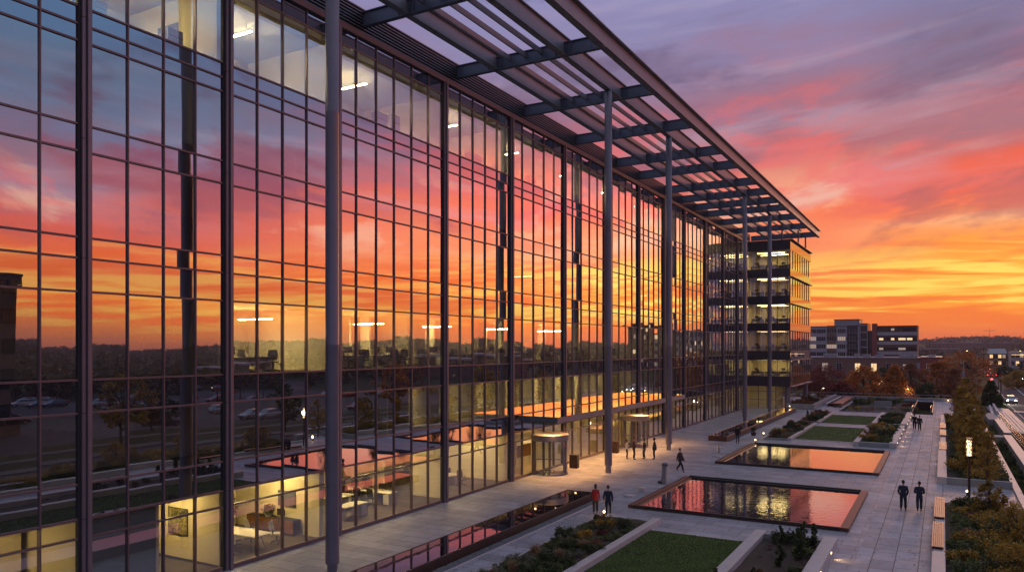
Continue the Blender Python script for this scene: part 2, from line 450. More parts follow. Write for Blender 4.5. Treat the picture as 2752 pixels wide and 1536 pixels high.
ra = ramp(tw2, [(0.0, (232, 92, 40)), (0.02, (248, 112, 38)), (0.05, (252, 158, 48)), (0.085, (253, 172, 60)), (0.115, (252, 142, 58)),
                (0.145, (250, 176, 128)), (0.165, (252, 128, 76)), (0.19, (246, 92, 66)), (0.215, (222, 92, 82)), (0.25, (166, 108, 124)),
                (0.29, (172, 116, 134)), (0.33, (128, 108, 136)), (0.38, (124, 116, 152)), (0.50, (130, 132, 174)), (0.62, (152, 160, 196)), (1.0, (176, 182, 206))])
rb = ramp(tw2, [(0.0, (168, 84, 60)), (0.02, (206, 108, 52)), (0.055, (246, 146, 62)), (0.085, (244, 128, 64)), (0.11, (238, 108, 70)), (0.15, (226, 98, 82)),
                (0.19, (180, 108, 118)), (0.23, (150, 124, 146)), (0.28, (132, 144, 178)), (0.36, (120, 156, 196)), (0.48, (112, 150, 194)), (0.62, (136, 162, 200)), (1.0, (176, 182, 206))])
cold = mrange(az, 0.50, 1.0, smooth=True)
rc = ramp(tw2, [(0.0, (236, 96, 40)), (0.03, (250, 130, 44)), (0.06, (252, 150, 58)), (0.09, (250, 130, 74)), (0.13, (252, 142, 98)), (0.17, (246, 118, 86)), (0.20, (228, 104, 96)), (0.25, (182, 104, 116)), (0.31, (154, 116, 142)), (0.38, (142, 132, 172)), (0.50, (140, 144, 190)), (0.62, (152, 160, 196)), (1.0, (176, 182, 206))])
lefty = mrange(mth('ABSOLUTE', mth('SUBTRACT', az, 0.15)), 0.10, 0.30, smooth=True)
col = mixc(cold, mixc(lefty, ra, rc), rb)
# yellow streaks low down, strongest near the sun's azimuth
near = mrange(mth('ABSOLUTE', mth('SUBTRACT', az, 0.16)), 0.12, 0.55, 1.0, 0.34, smooth=True)
band = mth('MULTIPLY', mrange(tel, 0.012, 0.045, smooth=True), mrange(tel, 0.085, 0.135, 1.0, 0.0, smooth=True))
yel = mth('MULTIPLY', mth('MULTIPLY', mrange(n3, 0.47, 0.60, smooth=True), band), near)
col = mixc(mth('MULTIPLY', yel, 0.85), col, lin(255, 226, 104))
org = mth('MULTIPLY', mth('MULTIPLY', mrange(n3, 0.50, 0.37, smooth=True), band), 0.8)
col = mixc(org, col, lin(236, 98, 44))
# mauve cloud banks and pink-lit undersides higher up
hi = mrange(tel, 0.11, 0.20, smooth=True)
v4 = comb(mth('MULTIPLY', az, 5.2), mth('MULTIPLY', mth('SUBTRACT', tel, mth('MULTIPLY', az, 0.16)), 13.0), 11.3)
n4 = noise(v4, 0.85, 6, 0.58, 0.25)
n5 = noise(v4, 2.6, 6, 0.6, 0.3)
lowc = mth('MULTIPLY', mth('MULTIPLY', mrange(n4, 0.53, 0.62, smooth=True), mrange(tel, 0.09, 0.14, smooth=True)), mrange(tel, 0.24, 0.34, 1.0, 0.0, smooth=True))
col = mixc(mth('MULTIPLY', lowc, 0.55), col, lin(180, 92, 96))
peach = mth('MULTIPLY', mth('MULTIPLY', mrange(n4, 0.46, 0.36, smooth=True), mrange(tel, 0.10, 0.145, smooth=True)), mrange(tel, 0.17, 0.26, 1.0, 0.0, smooth=True))
col = mixc(mth('MULTIPLY', peach, 0.75), col, lin(250, 186, 150))
mv = mth('MULTIPLY', mth('MULTIPLY', mrange(n2, 0.53, 0.70, smooth=True), hi), mrange(tel, 0.35, 0.9, 0.60, 0.25))
col = mixc(mv, col, lin(122, 96, 124))
pk = mth('MULTIPLY', mth('MULTIPLY', mrange(n1, 0.52, 0.68, smooth=True), hi), mrange(tel, 0.22, 0.42, 0.75, 0.05, smooth=True))
pk = mth('MULTIPLY', pk, mrange(cold, 0.0, 1.0, 1.0, 0.35))
col = mixc(pk, col, lin(228, 104, 104))
wisp = mth('MULTIPLY', mth('MULTIPLY', mrange(noise(v2, 1.3, 4, 0.5, 0.5), 0.50, 0.74, smooth=True), hi), 0.30)
col = mixc(wisp, col, lin(208, 186, 204))
bank = mth('MULTIPLY', mth('MULTIPLY', mrange(n4, 0.50, 0.66, smooth=True), hi), mrange(n5, 0.3, 0.6, 0.35, 0.78))
col = mixc(bank, col, mixc(mrange(tel, 0.16, 0.34, smooth=True), lin(168, 84, 100), lin(108, 94, 128)))
glow = mth('MULTIPLY', mth('MULTIPLY', mrange(n4, 0.49, 0.43, smooth=True), mrange(n5, 0.42, 0.6, smooth=True)), mrange(tel, 0.20, 0.40, 0.6, 0.0, smooth=True))
glow = mth('MULTIPLY', glow, mrange(mth('MULTIPLY', cold, mrange(tel, 0.17, 0.24, smooth=True)), 0.0, 1.0, 1.0, 0.12))
col = mixc(mth('MULTIPLY', glow, hi), col, lin(240, 106, 108))
# away from the sunset: dull blue-violet dusk
back = mrange(mth('ABSOLUTE', az), 1.15, 2.2, smooth=True)
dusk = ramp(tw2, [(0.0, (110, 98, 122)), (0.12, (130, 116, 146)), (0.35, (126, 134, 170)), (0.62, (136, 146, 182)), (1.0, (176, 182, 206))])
col = mixc(back, col, dusk)
boost = mth('MULTIPLY', mth('ADD', 1.0, mth('MULTIPLY', mrange(az, 0.12, 0.42, 0.0, 1.1, smooth=True), mrange(tel, 0.16, 0.34, 1.0, 0.12, smooth=True))), mrange(az, 1.2, 2.2, 1.0, 0.8))  # out-of-view sky brightened to lift the facade reflections and ambient light
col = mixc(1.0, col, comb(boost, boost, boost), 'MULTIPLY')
below = mrange(Z, -0.03, 0.0)
col = mixc(below, (0.03, 0.022, 0.02, 1), col)
# a little physical twilight sky under the clouds
sky = N.new('ShaderNodeTexSky'); sky.sky_type = 'NISHITA'; sky.sun_disc = False
sky.sun_elevation = SUN_EL; sky.sun_rotation = SUN_AZ; sky.air_density = 1.2; sky.dust_density = 2.0
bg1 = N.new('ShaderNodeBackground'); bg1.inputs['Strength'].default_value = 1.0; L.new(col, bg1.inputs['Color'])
bg2 = N.new('ShaderNodeBackground'); bg2.inputs['Strength'].default_value = 0.004; L.new(sky.outputs[0], bg2.inputs['Color'])
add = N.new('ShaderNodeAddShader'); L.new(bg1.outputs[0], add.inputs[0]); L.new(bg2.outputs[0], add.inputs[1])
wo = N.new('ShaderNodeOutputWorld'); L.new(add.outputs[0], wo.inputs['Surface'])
w.cycles.sampling_method = 'AUTOMATIC'

sun = bpy.data.lights.new('sun', 'SUN'); sun.energy = 0.3; sun.angle = radians(9); sun.color = (1.0, 0.52, 0.30)
so = bpy.data.objects.new('sun', sun); COL.objects.link(so)
dv = Vector((sin(SUN_AZ)*cos(SUN_EL), cos(SUN_AZ)*cos(SUN_EL), sin(SUN_EL)+0.05))
so.rotation_euler = dv.to_track_quat('Z', 'Y').to_euler()

sc.view_settings.view_transform = 'Standard'; sc.view_settings.look = 'None'
sc.view_settings.exposure = 0.0; sc.view_settings.gamma = 1.0
cy = sc.cycles
cy.use_denoising = True
try: cy.denoiser = 'OPENIMAGEDENOISE'
except Exception: pass
cy.max_bounces = 8; cy.diffuse_bounces = 3; cy.glossy_bounces = 4; cy.transmission_bounces = 4; cy.transparent_max_bounces = 16
cy.caustics_reflective = False; cy.caustics_refractive = False
cy.sample_clamp_indirect = 4.0; cy.sample_clamp_direct = 0.0; cy.blur_glossy = 0.3

# ------------------------------------------------------------------ the long office building
FX = -26.6
Y0, Y1 = -14.2, 121.6
fins = [-8.6, 0.8, 9.6, 15.93, 22.13, 28.85, 38.35, 46.57, 55.18, 63.8, 72.38, 80.3, 87.83, 96.86, 105.96, 114.2]
mul = [14.39, 17.58, 19.09, 20.54, 23.77, 25.27, 26.79, 30.34, 31.94, 33.47, 35.07, 36.7, 40.12, 41.61, 43.14, 44.7]
def fill(a, b, n): return [a+(b-a)*k/n for k in range(1, n)]
mul += [-12.7, -11.3, -9.9, 11.2, 12.8]+fill(-8.6, 0.8, 6)+fill(0.8, 9.6, 5)
for a, b in zip(fins[7:], fins[8:]+[Y1]): mul += fill(a, b, 5)
mul = sorted(mul)
grid = sorted(mul+fins+[Y0, Y1])
TOPZ = 25.75
bld = thing('office_building', 'long six storey glass curtain wall office building with lit rooms under the steel canopy', 'building', (-33.0, 50.0, 0.0))
BL = tuple(bld.location)
levels = [0.10, 2.72, 3.40, 4.64, 7.15, 8.33, 11.47, 12.66, 13.40, 16.45, 17.40, 20.35, 20.95, 21.58, 24.95]
for z in levels:
    m = MB(); t = 0.036 if z > 0.2 else 0.08
    m.box(FX-0.12, FX+0.03, Y0, Y1, z-t, z+t)
    m.build('transom', M['mullion'], bld)
for y in mul:
    m = MB(); m.box(FX-0.14, FX+0.045, y-0.026, y+0.026, 0, TOPZ-0.1)
    m.build('mullion', M['mullion'], bld)
for y in fins:
    m = MB(); m.mi = 0
    m.box(FX-0.1, FX+0.13, y-0.15, y-0.02, 0, TOPZ-0.05)
    m.box(FX-0.1, FX+0.22, y+0.005, y+0.15, 0, TOPZ-0.05)
    m.mi = 1; m.box(FX-0.12, FX+0.05, y-0.26, y-0.152, 0, TOPZ-0.06); m.box(FX-0.1, FX+0.06, y-0.02, y+0.005, 0, TOPZ-0.06)  # near-black strips put the shade beside and between the flanges into the colour
    for z in (3.4, 7.15, 12.66, 16.9, 21.2):
        m.box(FX-0.1, FX+0.135, y-0.152, y-0.018, z-0.01, z+0.01)
    o = m.build('facade_fin', [M['fin'], M['dark']], bld)
# panes, each very slightly out of plane so the reflected sky breaks at every joint
rows_g = [(0.10, 2.72), (2.72, 3.40), (4.64, 7.15), (8.33, 11.47), (12.66, 13.40), (13.40, 16.45), (17.40, 20.35), (21.58, 24.95)]
rows_s = [(3.40, 4.64), (7.15, 8.33), (11.47, 12.66), (16.45, 17.40), (20.35, 20.95), (20.95, 21.58), (24.95, 25.68)]
DOORS = [(49.5, 52.2), (67.6, 70.4)]
pr = random.Random(3)
def pane(mb, y0, y1, z0, z1, x, amp=0.005):
    a = pr.gauss(0, amp)*(y1-y0)/2; b = pr.gauss(0, amp*0.55)*(z1-z0)/2
    a = max(-0.009, min(0.009, a)); b = max(-0.009, min(0.009, b))
    e = 0.02
    mb.poly([(x-a-b, y0+e, z0+e), (x+a-b, y1-e, z0+e), (x+a+b, y1-e, z1-e), (x-a+b, y0+e, z1-e)])
panes = []; sps = []
for y0, y1 in zip(grid, grid[1:]):
    for z0, z1 in rows_g:
        if z0 < 1 and any(y0 < b and y1 > a for a, b in DOORS): continue
        d = math.hypot(FX, (y0+y1)/2)
        sz = (y1-y0)*(z1-z0)/d**2*abs(FX)/d if y1 > 12.9 else 0
        panes.append((sz, y0, y1, z0, z1))
    for z0, z1 in rows_s:
        d = math.hypot(FX, (y0+y1)/2)
        sz = (y1-y0)*(z1-z0)/d**2*abs(FX)/d if y1 > 12.9 else 0
        sps.append((sz, y0, y1, z0, z1))
for lst, nm, many, mt, x in ((panes, 'window_pane', 'glazing', M['glass'], FX-0.03), (sps, 'spandrel_panel', 'spandrel_glazing', M['spandrel'], FX-0.028)):
    lst.sort(reverse=True)
    for s_, y0, y1, z0, z1 in lst[:98]:
        m = MB(); pane(m, y0, y1, z0, z1, x); m.build(nm, M['gglass'] if nm == 'window_pane' and z0 < 3 else mt, bld)
    m = MB()
    for s_, y0, y1, z0, z1 in lst[98:]:
        m.mi = 1 if nm == 'window_pane' and z0 < 3 else 0; pane(m, y0, y1, z0, z1, x)
    tag(m.build(many, [mt, M['gglass']], bld), kind='stuff')
# cornice, parapet, roof
m = MB(); m.box(FX-0.3, FX+0.16, Y0, Y1, TOPZ-0.06, TOPZ+0.16); m.box(FX-0.3, FX+0.10, Y0, Y1, TOPZ+0.163, TOPZ+0.28)
m.build('cornice', M['mullion'], bld)
m = MB(); m.box(-48, FX-0.31, Y0, Y1, 25.4, 25.9); m.build('roof', M['conc'], bld)
m = MB(); m.box(-48.3, -48.0, Y0, Y1, 0, 25.9); m.build('rear_wall', M['conc'], bld)
m = MB(); m.box(-48, FX-0.15, Y0-0.3, Y0, 0, 25.9); m.build('end_wall', M['conc'], bld)
# rooftop louvre screen behind the canopy beams
m = MB()
nz = 21
for k in range(nz):
    z = 26.0+k*0.195
    m.loft([[(-30.72, Y0, z), (-30.50, Y0, z-0.02), (-30.50, Y0, z+0.055), (-30.72, Y0, z+0.085)], [(-30.72, Y1+20, z), (-30.50, Y1+20, z-0.02), (-30.50, Y1+20, z+0.055), (-30.72, Y1+20, z+0.085)]])
m.build('louvre_screen', M['louvre'], bld)
m = MB()
y = Y0+1
while y < Y1+19:
    m.box(-30.86, -30.74, y, y+0.1, 25.9, 30.1); y += 2.55
m.box(-31.4, -31.3, Y0, Y1+20, 25.9, 30.1)
m.build('screen_frame', M['dark'], bld)
# floors and ceilings
floors = [(0.0, 3.30), (4.55, 7.10), (8.30, 11.42), (12.62, 16.4), (17.35, 20.3), (21.52, 24.93)]
DEP = -37.5
for k, (zf, zc) in enumerate(floors):
    fx = FX-0.16
    if k == 0:
        m = MB(); m.box(DEP, fx, Y0, 46.4, -0.3, 0.03); m.build('floor_slab', M['carpet'], bld)
        m = MB(); m.box(DEP, fx, 46.4, 81, -0.3, 0.032); m.build('floor_slab', M['lobbyfloor'], bld)
        m = MB(); m.box(DEP, fx, 81, Y1, -0.3, 0.03); m.build('floor_slab', M['carpet'], bld)
        m = MB(); m.box(DEP, fx, Y0, 46.5, zc, zc+0.1); m.build('ceiling', M['ceil'], bld)
        m = MB(); m.box(DEP, fx, 72.4, Y1, zc, zc+0.1); m.build('ceiling', M['ceil'], bld)
    else:
        pz = floors[k-1][1]
        if k == 1:
            for a, b in ((Y0, 46.5), (72.4, Y1)):
                m = MB(); m.box(DEP, fx, a, b, pz+0.105, zf); m.build('floor_slab', M['carpet'], bld)
            m = MB(); m.box(DEP, fx, Y0, Y1, zc, zc+0.1); m.build('ceiling', M['ceil'], bld)
        else:
            m = MB(); m.box(DEP, fx, Y0, Y1, pz+0.105, zf); m.build('floor_slab', M['carpet'], bld)
            m = MB(); m.box(DEP, fx, Y0, Y1, zc, zc+0.1); m.build('ceiling', M['ceil'], bld)
# walls: partitions run back from the glass; the corridor wall closes each floor
def part(x0, x1, y0, y1, z0, z1, mt='cream', name='partition_wall'):
    m = MB(); m.box(x0, x1, y0, y1, z0+0.002, z1-0.002); return m.build(name, M[mt], bld)
def fix(x0, x1, y, z, mt='fixture', lab=None, w=0.10, drop=0.0):
    m = MB(); m.box(x0, x1, y-w, y+w, -0.05, 0.0)
    t = thing('ceiling_light', lab or 'linear ceiling light', 'ceiling light', ((x0+x1)/2, y, z-0.004))
    m2 = MB(); m2.box(x0-(x0+x1)/2, x1-(x0+x1)/2, -w, w, -0.045-drop, -0.012-drop); m2.build('diffuser', M[mt], t, world=False)
    m3 = MB(); h = (x1-x0)/2
    if drop:
        for q in (-h*0.8, h*0.8): m3.tube((q, 0, -0.012-drop), (q, 0, 0), 0.008, n=5)
        m3.box(-h, h, -w*0.93, w*0.93, -0.0118-drop, -0.002-drop)
    else: m3.box(-h-0.02, h+0.02, -w-0.02, w+0.02, -0.0118, 0.0)
    m3.build('housing', M['white'], t, world=False)
    t['group'] = 'linear ceiling lights inside the office building'
    return t
FN = ['ground', 'second', 'third', 'fourth', 'fifth', 'top']
# ground floor
part(-30.0, -29.9, Y0, 15.5, 0.03, 3.3); part(-34, -26.95, 15.8, 16.0, 0.03, 3.3)
part(-34, -26.95, 19.0, 19.12, 0.03, 3.3); part(-33.2, -33.0, 19.12, 28.0, 0.03, 3.3)
part(-33.0, -26.98, 22.02, 22.2, 0.03, 3.3); part(-33.0, -26.98, 28.02, 28.25, 0.03, 3.3)
m = MB(); m.box(-33.0, -26.97, 22.005, 22.018, 0.03, 0.14); m.build('skirting', M['dark'], bld)
m = MB(); m.box(-27.0, -26.96, 16.0, 19.0, 0.05, 3.3); m.build('window_blind', pbr('grey_blind', (0.19, 0.23, 0.25), 0.9), bld)
part(-36.2, -36.0, 28.25, 46.4, 0.03, 3.3); part(-36.0, -32.0, 39.1, 39.25, 0.03, 3.3); part(-29.6, -26.98, 39.1, 39.25, 0.03, 3.3)
part(-36.2, -26.98, 46.35, 46.5, 0.03, 7.1)
for y in (81, 88, 97, 106, 114): part(-34, -26.98, y-0.1, y+0.1, 0.03, 3.3)
part(-34.2, -34, 72.4, Y1, 0.03, 3.3)
# lobby, two storeys high
part(-36.4, -36.2, 46.5, 72.4, 0.03, 7.1)
part(-35.2, -35.0, 51, 60, 0.035, 7.0, 'wood', 'timber_wall')
part(-36.2, -26.98, 72.2, 72.4, 0.035, 7.1)
for y in (48.2, 52.6, 57.0, 61.4, 65.8, 70.0):
    m = MB(); m.bbox(-30.4, -29.7, y-0.35, y+0.35, 0.034, 7.1, 0.03); m.build('lobby_pillar', M['cream'], bld)
for k in range(14):
    y = 47.5+k*1.72
    m = MB(); m.box(-27.3, -27.15, y-0.2, y+0.2, 3.5, 7.1) ; m.build('lobby_panel', M['cream'], bld)
# second floor
part(-30.2, -30, Y0, 33.4, 4.55, 7.1, 'concrete'); part(-34.2, -34, 33.4, 46.4, 4.55, 7.1); part(-34, -26.98, 33.3, 33.4, 4.55, 7.1)
part(-28.9, -28.75, 35.3, 37.6, 4.56, 7.0, 'wood', 'timber_wall'); part(-34.2, -34, 72.4, Y1, 4.55, 7.1)
for y in (38.3, 42.4, 80.3, 88, 97, 106): part(-33, -26.98, y, y+0.12, 4.55, 7.1)
# third floor
part(-30.2, -30, Y0, 21.9, 8.3, 11.42, 'concrete'); part(-33.2, -33, 22.0, Y1, 8.3, 11.42)
for y in (21.95, 28.9, 38.4, 46.4, 55.2, 63.8, 72.4, 80.3, 88, 97, 106, 114): part(-33, -26.98 if y < 30 or y > 60 else -29.4, y, y+0.15, 8.3, 11.42)
for y in (30.2, 33.1, 34.6, 36.4, 40.6, 43.2, 48.3, 50.2, 52.6, 57.1, 60.2, 66, 69, 75, 84, 92):
    part(-31.6, -30.9, y, y+0.18, 8.31, 11.4)
# fourth, fifth: unlit
for a, b in ((12.62, 16.4), (17.35, 20.3)):
    part(-35.2, -35, Y0, Y1, a, b, 'concrete')
    for y in (15.9, 28.9, 46.4, 63.8, 80.3, 97, 114): part(-35, -29.5, y-0.1, y+0.1, a, b, 'concrete')
# top floor
part(-33.2, -33, Y0, Y1, 21.52, 24.93)
for y in (15.8, 22.0, 28.9, 38.4, 46.4, 55.2, 63.8, 72.4, 80.3, 88, 97, 106, 114): part(-33, -26.98, y-0.1, y+0.1, 21.52, 24.93)
m = MB(); m.box(-27.9, -27.3, Y0, Y1, 24.90, 24.92)
for y in grid[:-1]:
    pass
m.build('lit_ceiling_strip', pbr('lit_ceiling_yellow', (0.42, 0.34, 0.16), 0.6), bld)  # yellow strip stands for the lit ceiling, its warm light put into the colour
# rows of ceiling lights
def where(y):
    names = ['at the left edge', 'left of the first facade fin', 'between the first two fins', 'left of the near column', 'right of the near column',
             'before the sixth fin', 'beyond the sixth fin', 'over the near door', 'behind the second column', 'over the far door', 'behind the third column',
             'beyond the third column', 'far along the facade', 'towards the far end', 'beside the glass wing']
    b = [12.5, 15.93, 22.13, 28.85, 33.5, 38.35, 46.57, 55.18, 63.8, 72.38, 80.3, 87.8, 97, 106]
    return names[sum(1 for q in b if y > q)]
def put(k, y, x0, x1, mt='fixture'):
    zc = floors[k][1]
    if mt == 'fixture': mt = {0: 'fixground', 5: 'fixtop'}.get(k, mt)
    if mt == 'fixture' and k == 1: mt = 'fixground'
    t = fix(x0, x1, y, zc, mt, None, 0.05, 0.5 if k > 1 else 0.0)
    t['label'] = f'slim linear ceiling light on the {FN[k]} floor {where(y)}'
    return t
for y in (-4, 6, 13.2, 20.6, 24.4, 26.9, 30.8, 33.2, 36.4, 41.5, 44.6): put(0, y, -30.6 if y > 15 else -29.4, -28.2)
for y in (76.3, 84.5, 92.5, 101.5, 110, 118): put(0, y, -31.5, -29.2)
for y in (36.1, 40.3, 44.4): put(1, y, -32, -29.4)
for y in (49.5, 54.8, 59.2, 63.6, 68.2): put(1, y, -32.6, -28.4)
for y in (76.3, 92.5, 110): put(1, y, -32, -29.4, 'fixdim')
for y in (24.3, 26.7, 31.6, 35.3, 42.4, 50.8, 59.5, 68, 76.3, 84, 92.5, 101.5, 110, 118): put(2, y, -31.2, -28.9)
for y in (60, 90): put(3, y, -34, -32, 'fixdim')
for y in (-4, 6, 13.6, 18.9, 25.0, 33.2, 42.4, 50.8, 59.5, 68, 76.3, 84, 92.5, 101.5, 110, 118): put(5, y, -31.4, -28.4)

# ------------------------------------------------------------------ corner wing
TX, TY0, TY1 = -20.25, 121.6, 142.0
wing = thing('glass_office_wing', 'six storey corner wing with banded glass and orange reflections beyond the last column', 'building', (-30, 130, 0))
tb = [(3.45, 5.0), (7.5, 8.9), (12.0, 13.2), (16.15, 17.4), (20.3, 21.6), (24.4, 26.0)]
tg = [(5.0, 7.5), (8.9, 12.0), (13.2, 16.15), (17.4, 20.3), (21.6, 24.4)]
for a, b in tb:
    m = MB(); m.box(-45, TX, TY0, TY1, a, b)
    n0 = len(m.f)
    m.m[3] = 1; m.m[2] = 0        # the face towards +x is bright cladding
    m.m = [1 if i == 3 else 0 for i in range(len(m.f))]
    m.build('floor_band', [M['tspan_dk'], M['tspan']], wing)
    m = MB(); m.box(TX, TX+0.35, TY0-0.1, TY1+0.3, b-0.06 if b > 25 else a-0.05, b if b > 25 else a+0.02); m.build('ledge', M['steel'], wing)
for a, b in tg:
    ys = [TY0+(TY1-TY0)*k/9 for k in range(10)]
    for q0, q1 in zip(ys, ys[1:]):
        m = MB(); pane(m, q0, q1, a, b, TX-0.03, 0.0012); m.build('window_pane', M['tglass'], wing)
    xs = [-26.55, -25.2, -23.6, -22.15, -20.7, TX]
    for q0, q1 in zip(xs, xs[1:]):
        m = MB(); m.poly([(q0+0.02, TY0+0.03, a), (q1-0.02, TY0+0.03, a), (q1-0.02, TY0+0.03, b), (q0+0.02, TY0+0.03, b)]); m.build('window_pane', M['tglass'], wing)
    for q in ys[1:-1]: m = MB(); m.box(TX-0.06, TX+0.05, q-0.03, q+0.03, a, b); m.build('mullion', M['mullion'], wing)
    for q in xs[1:-1]: m = MB(); m.box(q-0.035, q+0.035, TY0-0.05, TY0+0.06, a, b); m.build('mullion', M['mullion'], wing)
    m = MB(); m.box(TX-0.1, TX+0.02, TY0-0.02, TY0+0.1, a, b); m.build('corner_post', M['mullion'], wing)
    m = MB(); m.box(-45, -27.4, TY0+0.2, TY1-0.2, a+0.01, b-0.01); m.build('core_wall', M['cream'], wing)
    m = MB(); m.box(-27.39, -21.4, TY0+8.2, TY0+8.35, a+0.01, b-0.01); m.build('inner_partition', M['cream'], wing)
m = MB(); m.box(-45, TX-0.4, TY0+0.4, TY1-0.4, 26.0, 26.05); m.build('roof', M['conc'], wing)
# ground floor of the wing: set-back lobby glass and round pillars
m = MB(); m.box(-45, -22.5, TY0+0.6, TY1-1, 0.0, 0.02); m.build('lobby_floor', M['lobbyfloor'], wing)
m = MB(); m.box(-45, -27.0, TY0+7, TY0+7.2, 0.02, 3.44); m.box(-27, -22.6, TY0+7, TY0+7.2, 0.02, 3.44); m.build('lobby_wall', M['cream'], wing)
m = MB()
for q0, q1 in ((-26.5, -25.1), (-25.1, -23.8), (-23.8, -22.5)):
    m.poly([(q0, TY0+0.6, 0.05), (q1, TY0+0.6, 0.05), (q1, TY0+0.6, 3.4), (q0, TY0+0.6, 3.4)])
m.poly([(-22.5, TY0+0.6, 0.05), (-22.5, TY1-1, 0.05), (-22.5, TY1-1, 3.4), (-22.5, TY0+0.6, 3.4)])
m.build('lobby_glazing', M['clear'], wing)
m = MB()
for q in (-25.1, -23.8, -22.5): m.box(q-0.05, q+0.05, TY0+0.5, TY0+0.68, 0, 3.44)
m.box(-26.5, -22.5, TY0+0.52, TY0+0.66, 1.3, 1.36); m.box(-26.5, -22.5, TY0+0.52, TY0+0.66, 2.6, 2.66)
m.build('lobby_frame', M['mullion'], wing)
for px, py in ((-21.0, 123.6), (-21.0, 141.2)):
    m = MB(); m.tube((px, py, 0), (px, py, 3.46), 0.42, n=20); o = m.build('pillar', M['column'], wing); smooth_by_angle(o)
for px, py in ((-22.0, 124.6), (-20.9, 133.0), (-20.9, 140.6)):
    m = MB(); m.tube((px, py, 26.0), (px, py, 28.85), 0.13, n=12); o = m.build('roof_post', M['steel'], wing)
for k, (a, b) in enumerate(tg):
    t = fix(-25.8, -21.6, TY0+3.0, b, 'fixwingdim' if k == 1 else 'fixwing', f'ceiling light on glazed level {k+1} of the corner wing', 0.3); t['group'] = 'ceiling lights inside the corner wing'
    t = fix(-25.8, -21.6, TY0+6.0, b, 'fixwingdim' if k in (1, 3) else 'fixwing', f'rear ceiling light on glazed level {k+1} of the corner wing', 0.3); t['group'] = 'ceiling lights inside the corner wing'
t = fix(-26, -23, TY0+3.5, 3.44, 'fixwing', 'ceiling light in the ground floor lobby of the corner wing', 0.12)

# ------------------------------------------------------------------ roof canopy
can = thing('roof_canopy', 'blue grey steel trellis canopy of beams and slats projecting over the plaza', 'canopy', (-24, 60, 28.9))
YE = 143.0
m = MB(); m.box(-19.12, -18.98, -6, YE, 28.85, 29.92); m.box(-19.16, -18.70, -6, YE+0.1, 29.921, 29.99); m.box(-19.3, -18.80, -6, YE, 28.79, 28.848)
m.build('fascia_beam', M['steel_lt'], can)
for x, zt in ((-22.0, 30.15), (-27.25, 30.0)):
    m = MB(); m.box(x-0.07, x+0.07, -6, YE-0.3, 28.96, zt-0.06)
    m.box(x-0.24, x+0.24, -6, YE-0.3, 28.885, 28.958); m.box(x-0.24, x+0.24, -6, YE-0.3, zt-0.058, zt)
    m.build('main_beam', [M['steel_lt']], can)
for y in (4.9, 15.1, 25.3, 35.5, 45.65, 55.9, 66.1, 76.5, 83.4, 92.9, 99.8, 106.3, 112.6, 121.2, 131.4, 142.3):
    m = MB(); m.box(-30.55, -19.13, y-0.05, y+0.05, 28.93, 29.72); m.box(-30.55, -19.13, y-0.17, y+0.17, 28.872, 28.928); m.box(-30.55, -19.13, y-0.17, y+0.17, 29.722, 29.78)
    for bx in (-27.25, -22.0):
        for q in (-0.55, -0.27, 0.27, 0.55): m.box(bx+q-0.012, bx+q+0.012, y-0.15, y+0.15, 28.93, 29.72)
    for q in (-30.1, -24.87, -20.0): m.box(q-0.02, q+0.02, y-0.075, y+0.075, 28.93, 29.72)
    m.build('cross_beam', M['steel'], can)
for x in (-26.1, -24.87, -23.65):
    m = MB(); m.loft([[(x-0.05, -6, 29.3), (x+0.05, -6, 29.3), (x+0.10, -6, 29.62), (x-0.0, -6, 29.62)], [(x-0.05, YE-0.5, 29.3), (x+0.05, YE-0.5, 29.3), (x+0.10, YE-0.5, 29.62), (x, YE-0.5, 29.62)]])
    m.build('slat', M['steel_lt'], can)
for i, y in enumerate((23.6, 53.4, 67.95, 98.8, 114.8)):
    nm = ['thick round steel column nearest the camera rising past the canopy edge', 'round steel column beside the near revolving door', 'round steel column behind the standing group of four people',
          'round steel column standing at the near end of the far water channel', 'farthest round steel column in front of the corner wing'][i]
    t = thing('canopy_column', nm, 'column', (-22.0, y, 0), group='round columns carrying the roof canopy')
    m = MB(); m.lathe((0, 0, 0), [(0.215, 0), (0.215, 0.52), (0.22, 0.54)], 24); o = m.build('base', M['column'], t, world=False); smooth_by_angle(o)
    m = MB(); m.lathe((0, 0, 0), [(0.22, 0.541), (0.285, 0.56), (0.285, 9.58), (0.2895, 9.6), (0.285, 9.62), (0.285, 19.18), (0.2895, 19.2), (0.285, 19.22), (0.285, 28.6), (0.27, 28.62), (0.27, 28.87)], 28); o = m.build('shaft', M['column'], t, world=False); smooth_by_angle(o)

# ------------------------------------------------------------------ entrance canopy and revolving doors
ec = thing('entrance_canopy', 'flat glass topped entrance canopy over the revolving doors', 'canopy', (-25, 61, 4.2))
CY0, CY1, CX = 47.2, 77.0, -23.2
m = MB(); m.box(CX-0.08, CX, CY0, CY1, 4.24, 4.62); m.box(CX-0.16, CX+0.03, CY0, CY1, 4.20, 4.238); m.build('front_beam', M['steel_lt'], ec)
m = MB(); m.box(FX+0.31, CX-0.081, CY0, CY0+0.1, 4.24, 4.62); m.build('end_beam', M['steel'], ec)
m = MB(); m.box(FX+0.31, CX-0.081, CY1-0.1, CY1, 4.24, 4.62); m.build('end_beam', M['steel'], ec)
m = MB(); m.poly([(FX+0.12, CY0, 4.635), (CX+0.05, CY0, 4.635), (CX+0.05, CY1, 4.635), (FX+0.12, CY1, 4.635)])
m.build('glass_roof', glassmat('canopy_glass', r0=0.75, r1=1.0, powr=1.3, refl=(1.0, 0.86, 0.8), wav=0.002, wscale=1.2), ec)
m = MB(); y = CY0+1.5
while y < CY1-0.5:
    m.box(FX+0.31, CX-0.081, y-0.04, y+0.04, 4.34, 4.60); y += 1.5
m.build('glazing_ribs', M['steel'], ec)
